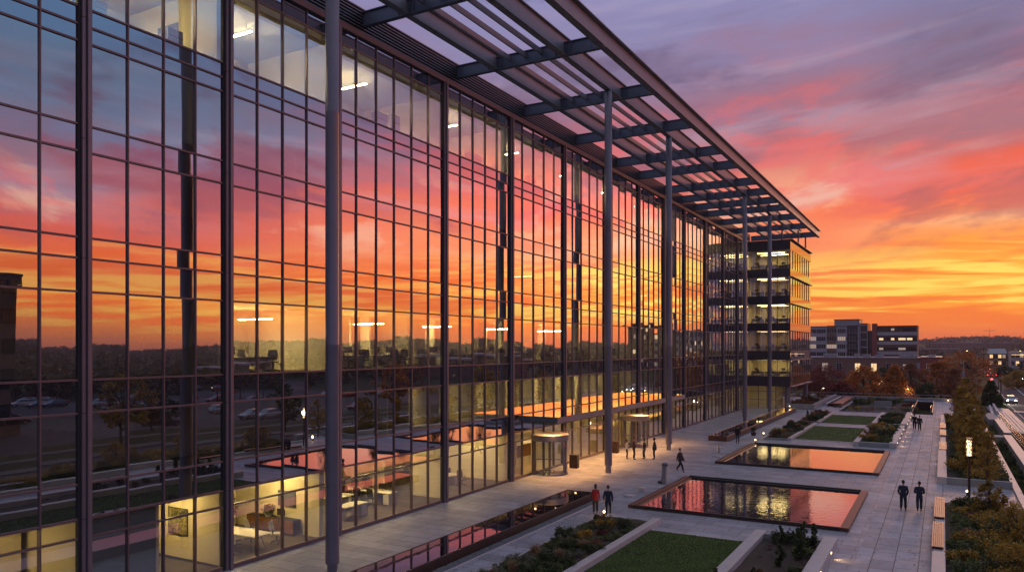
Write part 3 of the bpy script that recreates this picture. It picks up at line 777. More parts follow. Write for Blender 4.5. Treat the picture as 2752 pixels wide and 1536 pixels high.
for k, y in enumerate((49.8, 53.6, 57.4, 61.2, 65.0, 69.0, 72.8)):
    m = MB(); m.tube((-24.9, y, 4.33), (-24.9, y, 4.26), 0.09, n=12); m.build('downlight', M['bulb'], ec)
    ld = bpy.data.lights.new('downlight', 'SPOT'); ld.energy = 1300; ld.color = (1.0, 0.47, 0.14); ld.shadow_soft_size = 0.12; ld.spot_size = radians(140); ld.spot_blend = 0.9
    lo = bpy.data.objects.new('downlight_lamp', ld); COL.objects.link(lo); lo.location = (-24.9, y, 4.22)
for i, (cy_, lab) in enumerate(((51.0, 'near glass revolving door drum under the left end of the entrance canopy'), (69.0, 'far glass revolving door drum behind the four standing people'))):
    rd = thing('revolving_door', lab, 'revolving door', (-25.75, cy_, 0), group='revolving doors')
    R = 1.32
    m = MB(); m.lathe((0, 0, 0), [(R+0.06, 2.52), (R+0.1, 2.56), (R+0.1, 2.95), (R+0.03, 3.0)], 32); o = m.build('drum_canopy', M['steel_lt'], rd, world=False); smooth_by_angle(o)
    m = MB(); m.lathe((0, 0, 0), [(R+0.05, 0), (R+0.05, 0.03)], 32); m.build('floor_ring', M['chrome'], rd, world=False)
    for s in (0, 1):
        m = MB(); a0 = radians(-62)+s*pi
        ring = [(R*cos(a0+radians(124)*k/10), R*sin(a0+radians(124)*k/10)) for k in range(11)]
        for p, q in zip(ring, ring[1:]): m.poly([(p[0], p[1], 0.1), (q[0], q[1], 0.1), (q[0], q[1], 2.5), (p[0], p[1], 2.5)])
        m.build('curved_glass', M['clear'], rd, world=False)
        m = MB()
        for p in (ring[0], ring[5], ring[-1]): m.box(p[0]-0.05, p[0]+0.05, p[1]-0.05, p[1]+0.05, 0.03, 2.52)
        for p, q in zip(ring, ring[1:]): m.tube((p[0], p[1], 0.09), (q[0], q[1], 0.09), 0.06, n=6)
        m.build('drum_post', M['fin'], rd, world=False)
    for k in range(4):
        a = radians(25)+k*pi/2
        dx, dy = cos(a), sin(a)
        m = MB(); m.mi = 0
        m.poly([(0.08*dx, 0.08*dy, 0.15), (1.22*dx, 1.22*dy, 0.15), (1.22*dx, 1.22*dy, 2.4), (0.08*dx, 0.08*dy, 2.4)])
        m.mi = 1
        m.tube((0.06*dx, 0.06*dy, 0.05), (0.06*dx, 0.06*dy, 2.5), 0.03, n=6); m.tube((1.24*dx, 1.24*dy, 0.05), (1.24*dx, 1.24*dy, 2.5), 0.03, n=6)
        for z in (0.1, 1.05, 2.45): m.tube((0.06*dx, 0.06*dy, z), (1.24*dx, 1.24*dy, z), 0.035, n=6)
        m.build('door_leaf', [M['clear'], M['fin']], rd, world=False)
for i, (bx, by, lab) in enumerate(((-25.2, 54.2, 'dark rust steel box planter stand beside the near revolving door'), (-25.6, 63.7, 'dark rust steel box half hidden behind the second round column'))):
    t = thing('litter_bin', lab.replace('planter stand', 'litter bin'), 'litter bin', (bx, by, 0))
    m = MB(); m.bbox(-0.33, 0.33, -0.22, 0.22, 0.04, 1.06, 0.012); m.build('bin_body', M['cortend'], t, world=False)
    m = MB(); m.box(-0.29, 0.29, -0.18, 0.18, 0, 0.04); m.build('plinth', M['dark'], t, world=False)
    m = MB(); m.box(-0.2, 0.2, -0.225, -0.2205, 0.82, 0.95); m.build('slot', M['dark'], t, world=False)

# ================================================================== the plaza
GZ = -1.5
def st(name, mb, mats): return tag(mb.build(name, mats), kind='structure')
def rects(mb, x0, x1, y0, y1, holes, z):
    """top sheet with rectangular holes"""
    xs = sorted({x0, x1, *[h[0] for h in holes], *[h[1] for h in holes]}); ys = sorted({y0, y1, *[h[2] for h in holes], *[h[3] for h in holes]})
    xs = [q for q in xs if x0 <= q <= x1]; ys = [q for q in ys if y0 <= q <= y1]
    for a, b in zip(xs, xs[1:]):
        for c, d in zip(ys, ys[1:]):
            if any(h[0] <= (a+b)/2 <= h[1] and h[2] <= (c+d)/2 <= h[3] for h in holes): continue
            mb.poly([(a, c, z), (b, c, z), (b, d, z), (a, d, z)])
PIT = (-3.75, -1.35, 121.5, 150.0)
m = MB(); rects(m, -27.5, -3.4, -20, 152, [PIT, (-13.4, -3.76, 121.4, 151)], 0.0); st('plaza', m, M['pave'])
m = MB(); rects(m, -3.4, 4.4, -20, 152, [PIT, (0.1, 4.2, 10, 52.7), (0.1, 4.2, 60.4, 118)], 0.0); st('walkway', m, M['path'])
m = MB(); m.box(4.05, 4.4, -20, 118, GZ, -0.005); m.box(-27.5, 4.4, 151.7, 152, GZ, -0.005); m.box(4.1, 4.4, 118, 152, GZ, -0.005); st('podium_wall', m, M['conc'])
# stair pit with treads going down to the north
m = MB()
m.box(PIT[0], PIT[1], PIT[2], PIT[3], -2.6, -2.5)
m.box(PIT[1]-0.02, PIT[1]+0.12, PIT[2]-0.1, PIT[3], -2.5, 0.35); m.box(PIT[0]-0.1, PIT[0]+0.02, PIT[2], PIT[3], -2.5, 0.35)
m.box(PIT[0], PIT[1], PIT[3], PIT[3]+0.12, -2.5, 0.0)
st('stairwell_walls', m, M['cortend'])
t = thing('plaza_stairs', 'dark flight of stairs sinking into the plaza at the end of the walkway', 'stairs', (-2.55, 121.6, 0))
m = MB()
for k in range(14): m.box(-1.16, 1.16, 0.05+k*1.6, 0.05+(k+1)*1.6-0.03, -0.17*(k+1)-0.06, -0.17*(k+1))
m.build('tread', M['conc'], t, world=False)
for s, x in (('handrail', -1.28), ('handrail', 1.05)):
    m = MB(); m.tube((x, 0, 0.0), (x, 0, 1.0), 0.03, n=6); m.tube((x, 0, 1.0), (x, 6, 0.9), 0.03, n=6); m.tube((x, 6, 0.9), (x, 6, -0.6), 0.03, n=6)
    m.build(s, M['chrome'], t, world=False)

# reflecting pools with raised steel rims
for (x0, x1, y0, y1, lab, ripple) in ((-16.2, -4.2, 42.35, 54.0, 'near reflecting pool with a rippled pink and gold surface', M['water']),
                              (-16.2, -4.1, 62.0, 75.7, 'second reflecting pool mirroring orange sky beyond the near one', M['water'])):
    p = thing('reflecting_pool', lab, 'reflecting pool', ((x0+x1)/2, (y0+y1)/2, 0), group='rectangular reflecting pools on the plaza')
    H = 0.2
    m = MB(); m.box(x0+0.62, x1-0.42, y0+0.14, y1-0.5, 0.02, 0.10); m.build('water_surface', ripple, p)
    m = MB(); m.mi = 0
    m.bbox(x0, x0+0.30, y0, y1, 0.01, H, 0.01); m.bbox(x0+0.302, x0+0.62, y0+0.13, y1-0.2, 0.01, 0.14, 0.01)
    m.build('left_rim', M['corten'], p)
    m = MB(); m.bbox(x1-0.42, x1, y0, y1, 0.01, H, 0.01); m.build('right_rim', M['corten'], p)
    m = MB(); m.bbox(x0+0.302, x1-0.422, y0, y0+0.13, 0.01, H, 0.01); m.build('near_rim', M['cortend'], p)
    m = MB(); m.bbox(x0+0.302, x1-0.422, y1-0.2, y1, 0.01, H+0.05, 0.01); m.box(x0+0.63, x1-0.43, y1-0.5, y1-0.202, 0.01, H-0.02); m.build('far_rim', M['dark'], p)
for (x0, x1, y0, y1, H, lab, mt) in ((-20.8, -18.8, 6, 43.6, 0.46, 'long low dark steel water channel running beside the near facade', M['cortend']),
                                     (-20.75, -18.9, 76.9, 118.0, 0.52, 'long rust coloured steel water channel towards the corner wing', M['corten'])):
    p = thing('water_channel', lab, 'water channel', ((x0+x1)/2, (y0+y1)/2, 0), group='raised linear water channels')
    e = 0.05
    for nm, b in (('side_wall', (x0, x0+e, y0, y1)), ('side_wall', (x1-e-0.04, x1, y0, y1)), ('end_wall', (x0+e, x1-e-0.04, y0, y0+e)), ('end_wall', (x0+e, x1-e-0.04, y1-e, y1))):
        m = MB(); m.bbox(*b, 0.0, H, 0.008); m.build(nm, mt, p)
    m = MB(); m.box(x0+e, x1-e-0.04, y0+e, y1-e, 0.0, H-0.02); m.build('water_surface', M['water2'], p)
# pebble strip
def pebbles(name, x0, x1, y0, y1, n, z, r, mt, kindlab=None):
    rg = np.random.default_rng(5)
    base = np.array([(1,0,0),(-1,0,0),(0,1,0),(0,-1,0),(0,0,1),(0,0,-1),(.6,.6,.55),(-.6,.6,.5),(.6,-.6,.5),(-.6,-.6,.55)], float)
    F = [(0,6,4),(0,4,8),(0,8,5),(0,5,6),(2,4,6),(2,6,5),(2,7,4),(2,5,7),(1,4,7),(1,7,5),(1,9,4),(1,5,9),(3,4,9),(3,9,5),(3,8,4),(3,5,8)]
    P = np.column_stack([rg.uniform(x0, x1, n), rg.uniform(y0, y1, n), np.full(n, z)])
    S = rg.uniform(0.6, 1.3, (n, 1, 3))*np.array([r, r, r*0.7]); A = rg.uniform(0, 6.28, n)
    B = base[None]*S
    c, s_ = np.cos(A)[:, None], np.sin(A)[:, None]
    V = np.stack([B[..., 0]*c-B[..., 1]*s_, B[..., 0]*s_+B[..., 1]*c, B[..., 2]], -1)+P[:, None]
    me = bpy.data.meshes.new(name)
    V = V.reshape(-1, 3); F = (np.array(F)[None]+(np.arange(n)*10)[:, None, None]).reshape(-1, 3)
    me.from_pydata(V.tolist(), [], F.tolist()); me.materials.append(mt)
    o = bpy.data.objects.new(name, me); COL.objects.link(o); return tag(o, kind='stuff')
pebbles('gravel', -18.79, -18.36, 18, 43.5, 5200, 0.02, 0.045, M['pebble'])
pebbles('gravel', -18.88, -18.6, 77, 118, 2600, 0.02, 0.05, M['pebble'])
m = MB(); m.bbox(-18.34, -18.26, 10, 43.6, 0.0, 0.03); st('strip_edging', m, M['stone'])

# planting beds: soil, kerbs and walls
def bed(name, lab, soil, walls, group=None, soil_z=0.15):
    x0, x1, y0, y1 = soil
    p = thing(name, lab, 'planter', ((x0+x1)/2, (y0+y1)/2, 0), group=group)
    m = MB(); nx, ny = 8, max(8, int((y1-y0)*1.5)); r = random.Random(int(x0*7+y0))
    z = [[soil_z+r.uniform(-0.03, 0.05) for i in range(nx+1)] for j in range(ny+1)]
    n = 0
    for j in range(ny+1):
        for i in range(nx+1): m.v.append((x0+(x1-x0)*i/nx, y0+(y1-y0)*j/ny, z[j][i]))
    for j in range(ny):
        for i in range(nx):
            a = j*(nx+1)+i; m.f.append((a, a+1, a+nx+2, a+nx+1)); m.m.append(0)
    m.build('soil', M['soil'], p, smooth=True)
    for nm, b, z0, z1, mt in walls:
        m = MB(); m.bbox(*b, z0, z1, 0.012); m.build(nm, M[mt], p)
    return p
bed('planting_bed', 'near long bed of mixed low shrubs between the pale path and the lawn', (-16.5, -13.55, 16, 39.0),
    [('kerb', (-16.66, -16.5, 16, 39.3), 0, 0.14, 'stone'), ('side_wall', (-13.55, -13.15, 16, 39.3), 0, 0.32, 'stone'), ('end_kerb', (-16.498, -13.552, 39.0, 39.3), 0, 0.12, 'conc')], 'plaza planting beds')
bed('planting_bed', 'near planter of dark mulch between the lawn and the paved walk', (-7.6, -4.95, 16, 38.25),
    [('side_wall', (-8.12, -7.6, 16, 38.9), 0, 0.42, 'stone'), ('side_wall', (-4.95, -4.35, 16, 38.9), 0, 0.46, 'stone'), ('end_wall', (-7.598, -4.952, 38.25, 38.75), 0, 0.40, 'conc')], 'plaza planting beds')
bed('planting_bed', 'low planting bed on the left of the nearer far lawn', (-16.0, -13.7, 80.9, 98.3),
    [('kerb', (-16.15, -16.0, 80.6, 98.5), 0, 0.16, 'stone'), ('side_wall', (-13.7, -13.35, 80.6, 98.5), 0, 0.30, 'stone'), ('end_kerb', (-15.998, -13.702, 80.6, 80.9), 0, 0.2, 'conc')], 'plaza planting beds')
bed('planting_bed', 'farthest low bed on the left of the far lawn', (-16.0, -13.7, 101.2, 116),
    [('kerb', (-16.15, -16.0, 101, 116.2), 0, 0.16, 'stone'), ('side_wall', (-13.7, -13.35, 101, 116.2), 0, 0.30, 'stone'), ('end_kerb', (-15.998, -13.702, 101, 101.2), 0, 0.2, 'conc')], 'plaza planting beds')
bed('planting_bed', 'walled planter with wide bench wall beside the walk beyond the pools', (-7.0, -4.4, 79.9, 97.2),
    [('side_wall', (-7.5, -7.0, 79.4, 98.0), 0, 0.45, 'stone'), ('bench_wall', (-4.4, -3.78, 79.4, 98.0), 0, 0.50, 'stone'), ('end_wall', (-6.998, -4.402, 79.4, 79.9), 0, 0.44, 'conc'), ('end_wall', (-6.998, -4.402, 97.3, 98.0), 0, 0.44, 'conc')], 'plaza planting beds')
bed('planting_bed', 'farther walled planter on the right of the far lawn', (-6.9, -4.3, 100.2, 115.5),
    [('side_wall', (-7.45, -6.9, 99.6, 117), 0, 0.45, 'stone'), ('bench_wall', (-4.3, -3.68, 99.6, 118.2), 0, 0.52, 'stone'), ('end_wall', (-6.898, -4.302, 99.6, 100.1), 0, 0.44, 'conc'), ('end_wall', (-6.898, -4.302, 115.6, 116.4), 0, 0.44, 'conc')], 'plaza planting beds')
bed('planting_bed', 'tall pale planter of flowers in front of the corner wing', (-20.6, -17.3, 122.4, 149),
    [('side_wall', (-21.0, -20.6, 122, 150), 0, 0.85, 'conc'), ('side_wall', (-17.3, -16.9, 122, 150), 0, 0.85, 'conc'), ('end_wall', (-20.598, -17.302, 122, 122.4), 0, 0.8, 'conc')], 'plaza planting beds', 0.7)
bed('planting_bed', 'small raised planter behind the tall pale one by the rear rail', (-16.1, -15.2, 131, 149),
    [('side_wall', (-16.4, -16.1, 130.5, 150), 0, 0.5, 'stone'), ('bench_wall', (-15.2, -13.9, 129.5, 148), 0, 0.62, 'corten')], 'plaza planting beds', 0.4)
bed('planting_bed', 'sunken garden bed behind the low glass balustrade', (-13.1, -3.9, 122, 151), [('rear_wall', (-9.6, -7.0, 133.6, 133.9), -0.3, 0.95, 'conc')], 'plaza planting beds', -0.25)
bed('planting_bed', 'near right hand bed of dense shrubs behind the slatted benches', (0.1, 4.05, 10, 52.7),
    [('seat_wall', (-0.42, 0.1, 12, 38.7), 0, 0.42, 'stone'), ('seat_wall', (-0.36, 0.1, 38.7, 53.0), 0, 0.28, 'stone'), ('kerb', (4.05, 4.45, 10, 118), 0, 0.16, 'stone')], 'plaza planting beds', 0.1)
bed('planting_bed', 'long right hand bed with small trees and the lantern post', (0.25, 4.0, 60.75, 118),
    [('seat_wall', (-0.35, 0.25, 60.4, 76.3), 0, 0.50, 'stone'), ('seat_wall', (-0.25, 0.25, 76.3, 118), 0, 0.34, 'stone'), ('end_wall', (0.252, 4.04, 60.4, 60.75), 0, 0.48, 'conc')], 'plaza planting beds', 0.1)
m = MB(); m.poly([(0.1, 52.7, 0.002), (4.05, 52.7, 0.002), (4.05, 60.4, 0.002), (0.1, 60.4, 0.002)]); st('crossing_path', m, M['pave'])
# glass end panels at the crossing path and balustrade
t = thing('glass_balustrade', 'low glass balustrade in front of the sunken garden', 'balustrade', (-8.5, 121.2, 0))
m = MB()
for k in range(6): m.poly([(-13.3+k*1.6, 121.2, 0.06), (-13.3+k*1.6+1.54, 121.2, 0.06), (-13.3+k*1.6+1.54, 121.2, 0.9), (-13.3+k*1.6, 121.2, 0.9)])
m.build('glass_panel', M['clear'], t)
m = MB(); m.box(-13.35, -3.75, 121.17, 121.23, 0.9, 0.94); m.box(-13.35, -3.75, 121.14, 121.26, 0.0, 0.06)
for k in range(7): m.box(-13.34+k*1.6, -13.30+k*1.6, 121.18, 121.22, 0.06, 0.9)
m.build('rail', M['chrome'], t)
t = thing('rear_railing', 'long low railing with pink lit caps along the back of the plaza', 'railing', (-10, 151.8, 0))
m = MB(); m.box(-23.5, 4.2, 151.7, 151.95, 0.0, 0.5); m.build('plinth_wall', M['conc'], t)
m = MB(); m.box(-23.5, 4.2, 151.66, 152.0, 0.501, 0.56); m.build('coping', M['stone'], t)
m = MB(); m.tube((-23.5, 151.8, 1.05), (4.2, 151.8, 1.05), 0.045, n=6)
for k in range(15): m.tube((-23.4+k*1.97, 151.8, 0.56), (-23.4+k*1.97, 151.8, 1.05), 0.03, n=6)
m.build('handrail', M['steel_lt'], t)

# lawns
def tufts(name, x0, x1, y0, y1, n, z, h, mt, wd=0.012, seed=1):
    rg = np.random.default_rng(seed)
    P = np.column_stack([rg.uniform(x0, x1, n), rg.uniform(y0, y1, n), np.full(n, z)])
    A = rg.uniform(0, 6.28, n); d = np.column_stack([np.cos(A), np.sin(A), 0*A])*wd*rg.uniform(0.6, 1.6, (n, 1))
    H = rg.uniform(0.5, 1.2, n)*h; lean = rg.normal(0, 0.35, (n, 2))*h
    T = P+np.column_stack([lean, H])
    V = np.stack([P-d, P+d, T], 1).reshape(-1, 3); F = np.arange(3*n).reshape(-1, 3)
    me = bpy.data.meshes.new(name); me.from_pydata(V.tolist(), [], F.tolist()); me.materials.append(mt)
    o = bpy.data.objects.new(name, me); COL.objects.link(o); return tag(o, kind='stuff')
for i, (x0, x1, y0, y1, n) in enumerate(((-13.14, -8.13, 16, 37.6, 60000), (-13.34, -7.55, 82.2, 97.1, 14000), (-13.34, -7.5, 102, 114.2, 12000))):
    m = MB(); m.box(x0, x1, y0, y1, 0.004, 0.05); st('lawn', m, M['lawn'])
    tufts('grass', x0, x1, y0, y1, n, 0.05, 0.05, M['grass'], seed=i+1)
m = MB(); m.bbox(-13.14, -8.13, 37.602, 37.9, 0.002, 0.03); m.bbox(-13.34, -7.55, 81.9, 82.19, 0.002, 0.06); m.bbox(-13.34, -7.55, 97.11, 97.4, 0.002, 0.05); st('lawn_edging', m, M['stone'])

# slatted timber benches on the seat walls
def bench(x0, x1, y0, y1, z, lab):
    t = thing('slatted_bench', lab, 'bench', ((x0+x1)/2, (y0+y1)/2, z), group='timber slat benches along the walk')
    m = MB(); n = 6; wdt = (x1-x0)/n
    for k in range(n): m.bbox(x0+k*wdt+0.008, x0+(k+1)*wdt-0.008, y0, y1, z+0.09, z+0.13, 0.005)
    m.build('seat', M['benchwood'], t)
    m = MB()
    for y in (y0+0.12, (y0+y1)/2, y1-0.12): m.box(x0+0.03, x1-0.03, y-0.03, y+0.03, z+0.001, z+0.089)
    m.box(x0+0.02, x0+0.05, y0+0.02, y1-0.02, z+0.02, z+0.088)
    m.build('frame', M['dark'], t)
M['benchwood'] = pbr('bench_timber', (0.42, 0.16, 0.085), 0.4, var=0.3, vscale=5, stretch=(3, 0.4, 1))
bench(-0.46, 0.04, 39.6, 45.3, 0.29, 'slatted timber bench nearest the camera on the right')
bench(-0.43, 0.10, 46.6, 52.8, 0.29, 'slatted timber bench beside the glass ended crossing path')
for k, (a, b) in enumerate(((77.0, 83.0), (89.5, 95.5), (97.5, 104))):
    bench(-0.28, 0.30, a, b, 0.35, ('slatted bench at the far end of the pale seat wall', 'slatted bench level with the far walking couple', 'farthest slatted bench along the dark shrubs')[k])

# outer terrace east of the walk
m = MB(); m.poly([(4.46, 10, -0.3), (6.3, 10, -0.45), (6.3, 152, -0.45), (4.46, 152, -0.3)]); m.poly([(6.3, 10, -0.45), (9.6, 10, -0.9), (9.6, 108, -0.9), (6.3, 108, -0.45)]); st('terrace_ground', m, M['land'])
m = MB(); m.poly([(6.3, 108, -0.45), (9.6, 108, -0.9), (9.6, 152, -0.9), (6.3, 152, -0.45)]); st('terrace_paving', m, M['pave'])
m = MB()
for k in range(5): m.box(6.9+k*0.5, 7.1+k*0.5, 109, 140, -0.9, -0.42-k*0.08)
st('terrace_steps', m, M['stone'])
tufts('grass', 4.5, 5.4, 52, 118, 9000, -0.32, 0.16, M['lf_grn'], 0.03, 9)
for (x0, x1, y0, y1, z1, lab) in ((5.35, 6.0, 58, 91.5, 0.6, 'long low stone seat wall glowing orange at the right edge'), (5.55, 6.2, 93.9, 111, 0.62, 'shorter stone seat wall behind the railing posts')):
    t = thing('seat_wall', lab, 'seat wall', ((x0+x1)/2, (y0+y1)/2, -0.5))
    m = MB(); m.bbox(x0, x1, y0, y1, -0.9, z1-0.08, 0.01); m.build('wall', M['conc'], t)
    m = MB(); m.bbox(x0-0.03, x1+0.03, y0-0.03, y1+0.03, z1-0.079, z1, 0.012); m.build('coping', M['stone'], t)
t = thing('terrace_wall', 'grey concrete cross wall below the orange seat wall', 'wall', (5.0, 93, -0.5))
m = MB(); m.bbox(4.6, 5.5, 91.6, 93.6, -0.9, 0.35); m.bbox(4.9, 5.9, 111.1, 122, -0.9, 0.55); m.build('wall', M['conc'], t)
t = thing('terrace_railing', 'dark metal post railing running along the terrace at the right edge', 'railing', (6.5, 80, 0))
for y in np.arange(64, 118, 1.7):
    m = MB(); x = 6.35+0.012*(118-y)*0.6; m.box(x-0.03, x+0.03, y-0.03, y+0.03, -0.8, 1.0); m.build('post', M['dark'], t)
m = MB()
for z in (1.0, 0.72, 0.44, 0.16): m.tube((6.35, 118, z), (6.74, 63.9, z), 0.025, n=6)
m.build('rail', M['chrome'], t)
for (x0, y0, x1, y1, lab) in ((5.9, 124, 6.5, 146, 'pale low wall cap leading towards the street'), (6.9, 133, 7.3, 155, 'second pale low wall beside the grass wedge')):
    t = thing('low_wall', lab, 'wall', (x0, y0, -0.5))
    m = MB(); m.prism([(x0, y0), (x0+0.3, y0), (x1+0.3, y1), (x1, y1)], -1.4, 0.05); m.build('wall', M['stone'], t)

# small lights on the plaza
def bollard(x, y, lab, h=0.75):
    t = thing('path_bollard', lab, 'bollard light', (x, y, 0), group='bollard lights on the plaza')
    m = MB(); m.lathe((0, 0, 0), [(0.085, 0), (0.085, h-0.001), (0.07, h+0.01)], 14); m.build('post', M['chrome'], t, world=False)
    m = MB(); m.box(-0.088, -0.02, -0.035, 0.035, 0.15, h-0.08); m.build('light_slot', M['winlit'], t, world=False)
bollard(-17.5, 68.3, 'short round bollard with a pale lit slot beside the second pool')
def uplight(x, y, lab, e=10, z=0.0, h=0.22):
    t = thing('ground_light', lab, 'garden light', (x, y, z), group='small warm garden lights')
    m = MB(); m.lathe((0, 0, 0), [(0.05, 0), (0.05, h), (0.07, h+0.01)], 10); m.build('stem', M['cortend'], t, world=False)
    m = MB(); m.ball((0, 0, h+0.06), 0.07, n=10, m=6); m.build('bulb', M['bulb'], t, world=False)
    ld = bpy.data.lights.new('garden_lamp', 'POINT'); ld.energy = e; ld.color = (1, 0.6, 0.28); ld.shadow_soft_size = 0.08
    lo = bpy.data.objects.new('garden_lamp', ld); COL.objects.link(lo); lo.location = (x, y, z+h+0.2)
uplight(-16.5, 39.45, 'small glowing garden light at the end of the near planting bed', 14)
uplight(-16.2, 77.4, 'small glowing ground light between the second pool and far lawn', 10)
uplight(-16.5, 82.9, 'tiny light at the corner of the low bed left of the lawn', 5, 0.1)
uplight(-19.7, 117.6, 'bright yellow light at the far end of the rust channel', 40, 0.5)
uplight(1.35, 56.6, 'small light beside the lantern post on the crossing path', 8)
uplight(3.0, 146, 'far ground light near the rear railing', 6); uplight(0.8, 151.2, 'ground light under the rear railing', 6)
# recessed step lights in the bench walls
def steplight(x, y, z, lab, e=9):
    t = thing('step_light', lab, 'step light', (x, y, z), group='recessed step lights in the bench walls')
    m = MB(); m.box(0.001, 0.012, -0.09, 0.09, -0.05, 0.05); m.build('lens', M['bulb'], t, world=False)
    m = MB(); m.box(0.0, 0.03, -0.12, 0.12, 0.055, 0.07); m.build('hood', M['chrome'], t, world=False)
    ld = bpy.data.lights.new('step_lamp', 'SPOT'); ld.energy = e; ld.color = (1, 0.62, 0.28); ld.spot_size = radians(95); ld.spot_blend = 0.8; ld.shadow_soft_size = 0.05
    lo = bpy.data.objects.new('step_lamp', ld); COL.objects.link(lo); lo.location = (x+0.08, y, z+0.02)
    lo.rotation_euler = Vector((-0.75, 0, 0.66)).to_track_quat('Z', 'Y').to_euler()
steplight(-4.35, 36.6, 0.3, 'warm recessed step light in the near planter wall', 26)
steplight(-4.35, 33.2, 0.3, 'recessed step light lowest in the near planter wall', 26)
for k, y in enumerate((81.5, 86, 90.5, 95)): steplight(-3.78, y, 0.32, f'{("first","second","third","fourth")[k]} step light along the far bench wall', 22)
for k, y in enumerate((102, 107, 112, 117)): steplight(-3.68, y, 0.32, f'{("first","second","third","last")[k]} step light along the farthest bench wall', 20)
# tall perforated lantern post
t = thing('lantern_post', 'tall slim post with a glowing perforated lantern among the trees', 'lamp post', (1.42, 54.95, 0))
m = MB(); m.tube((0, 0, 0), (0, 0, 2.72), 0.075, n=12); m.build('post', M['cortend'], t, world=False)
m = MB(); m.tube((0, 0, 2.76), (0, 0, 3.78), 0.13, n=12); m.build('lantern_core', M['lantern'], t, world=False)
m = MB(); r_ = random.Random(4)
for k in range(16):
    a = 2*pi*k/16
    for j in range(14):
        if r_.random() < 0.42:
            z = 2.78+j*0.072; m.box(0.15*cos(a)-0.03, 0.15*cos(a)+0.03, 0.15*sin(a)-0.03, 0.15*sin(a)+0.03, z, z+0.055)
m.tube((0, 0, 2.70), (0, 0, 2.76), 0.17, n=16); m.tube((0, 0, 3.78), (0, 0, 3.86), 0.17, n=16)
m.build('perforated_shade', M['cortend'], t, world=False)
ld = bpy.data.lights.new('lantern_lamp', 'POINT'); ld.energy = 60; ld.color = (1, 0.65, 0.3); ld.shadow_soft_size = 0.25
lo = bpy.data.objects.new('lantern_lamp', ld); COL.objects.link(lo); lo.location = (1.05, 54.6, 3.3)
# leaning metal sculpture and low stone blocks beside the near pool
t = thing('sculpture', 'leaning pale metal pillar with a dark hooded top beside the near pool', 'sculpture', (-16.95, 51.1, 0))
m = MB(); m.loft([[(-0.32, -0.16, 0), (0.24, -0.16, 0), (0.24, 0.16, 0), (-0.32, 0.16, 0)], [(-0.1, -0.13, 0.35), (0.2, -0.13, 0.35), (0.2, 0.13, 0.35), (-0.1, 0.13, 0.35)],
                  [(-0.04, -0.12, 0.8), (0.2, -0.12, 0.8), (0.2, 0.12, 0.8), (-0.04, 0.12, 0.8)], [(-0.06, -0.12, 1.22), (0.24, -0.12, 1.22), (0.24, 0.12, 1.22), (-0.06, 0.12, 1.22)]])
m.build('pillar', M['steel_lt'], t, world=False)
m = MB(); m.ball((0.12, 0, 1.32), 0.24, 0.17, 0.15); o = m.build('hood', M['steel'], t, world=False, smooth=True)
m = MB(); m.ball((-0.14, 0, 0.08), 0.26, 0.2, 0.14); m.build('base_stone', M['cortend'], t, world=False, smooth=True)
for (x, y, sx, sy, sz, lab) in ((-17.15, 47.4, 0.42, 0.5, 0.32, 'small grey stone block beside the near pool edge'), (-17.35, 45.6, 0.6, 0.55, 0.1, 'flat pale stone slab set by the near pool corner'), (-17.1, 66.0, 0.7, 0.5, 0.08, 'flat pale stone slab by the second pool corner')):
    t = thing('stone_block', lab, 'stone block', (x, y, 0)); m = MB(); m.bbox(-sx/2, sx/2, -sy/2, sy/2, 0.003, sz, 0.02); m.build('block', M['stone'], t, world=False)
t = thing('potted_shrub', 'small dark potted shrub beside the far water channel', 'plant', (-17.7, 83.6, 0))
m = MB(); m.lathe((0, 0, 0), [(0.22, 0), (0.3, 0.35), (0.28, 0.36)], 14); m.build('pot', M['cortend'], t, world=False)
POT = t

# fallen leaves on the paving, thickest along the planted edges
rg = np.random.default_rng(77)
def litter(x0, x1, y0, y1, n, pw_):
    x = x0+(x1-x0)*rg.uniform(0, 1, n)**pw_; y = rg.uniform(y0, y1, n); return np.column_stack([x, y, np.full(n, 0.012)])
P_ = np.vstack([litter(-0.45, -4.2, 25, 118, 900, 2.2), litter(-3.7, -1.5, 79, 118, 160, 2.0), litter(-16.7, -18.2, 20, 40, 200, 2.0), litter(-18, -4, 39.5, 42.2, 120, 1.0), litter(-18, -4, 55, 61.5, 160, 1.0), litter(0.1, 4, 52.8, 60.2, 160, 1.0)])
n = len(P_); A = rg.uniform(0, 6.28, n); S_ = rg.uniform(0.03, 0.06, n); d1 = np.column_stack([np.cos(A)*S_, np.sin(A)*S_, rg.uniform(-0.2, 0.5, n)*S_*0.5]); d2 = np.column_stack([-np.sin(A)*S_*0.6, np.cos(A)*S_*0.6, rg.uniform(0, 0.3, n)*S_])
V_ = np.stack([P_-d1, P_+d2, P_+d1, P_-d2], 1).reshape(-1, 3); V_[:, 2] = np.maximum(V_[:, 2], 0.004)
me = bpy.data.meshes.new('fallen_leaves'); me.from_pydata(V_.tolist(), [], np.arange(4*n).reshape(-1, 4).tolist()); me.materials.append(M['lf_rst'])
o = bpy.data.objects.new('fallen_leaves', me); COL.objects.link(o); tag(o, kind='stuff')

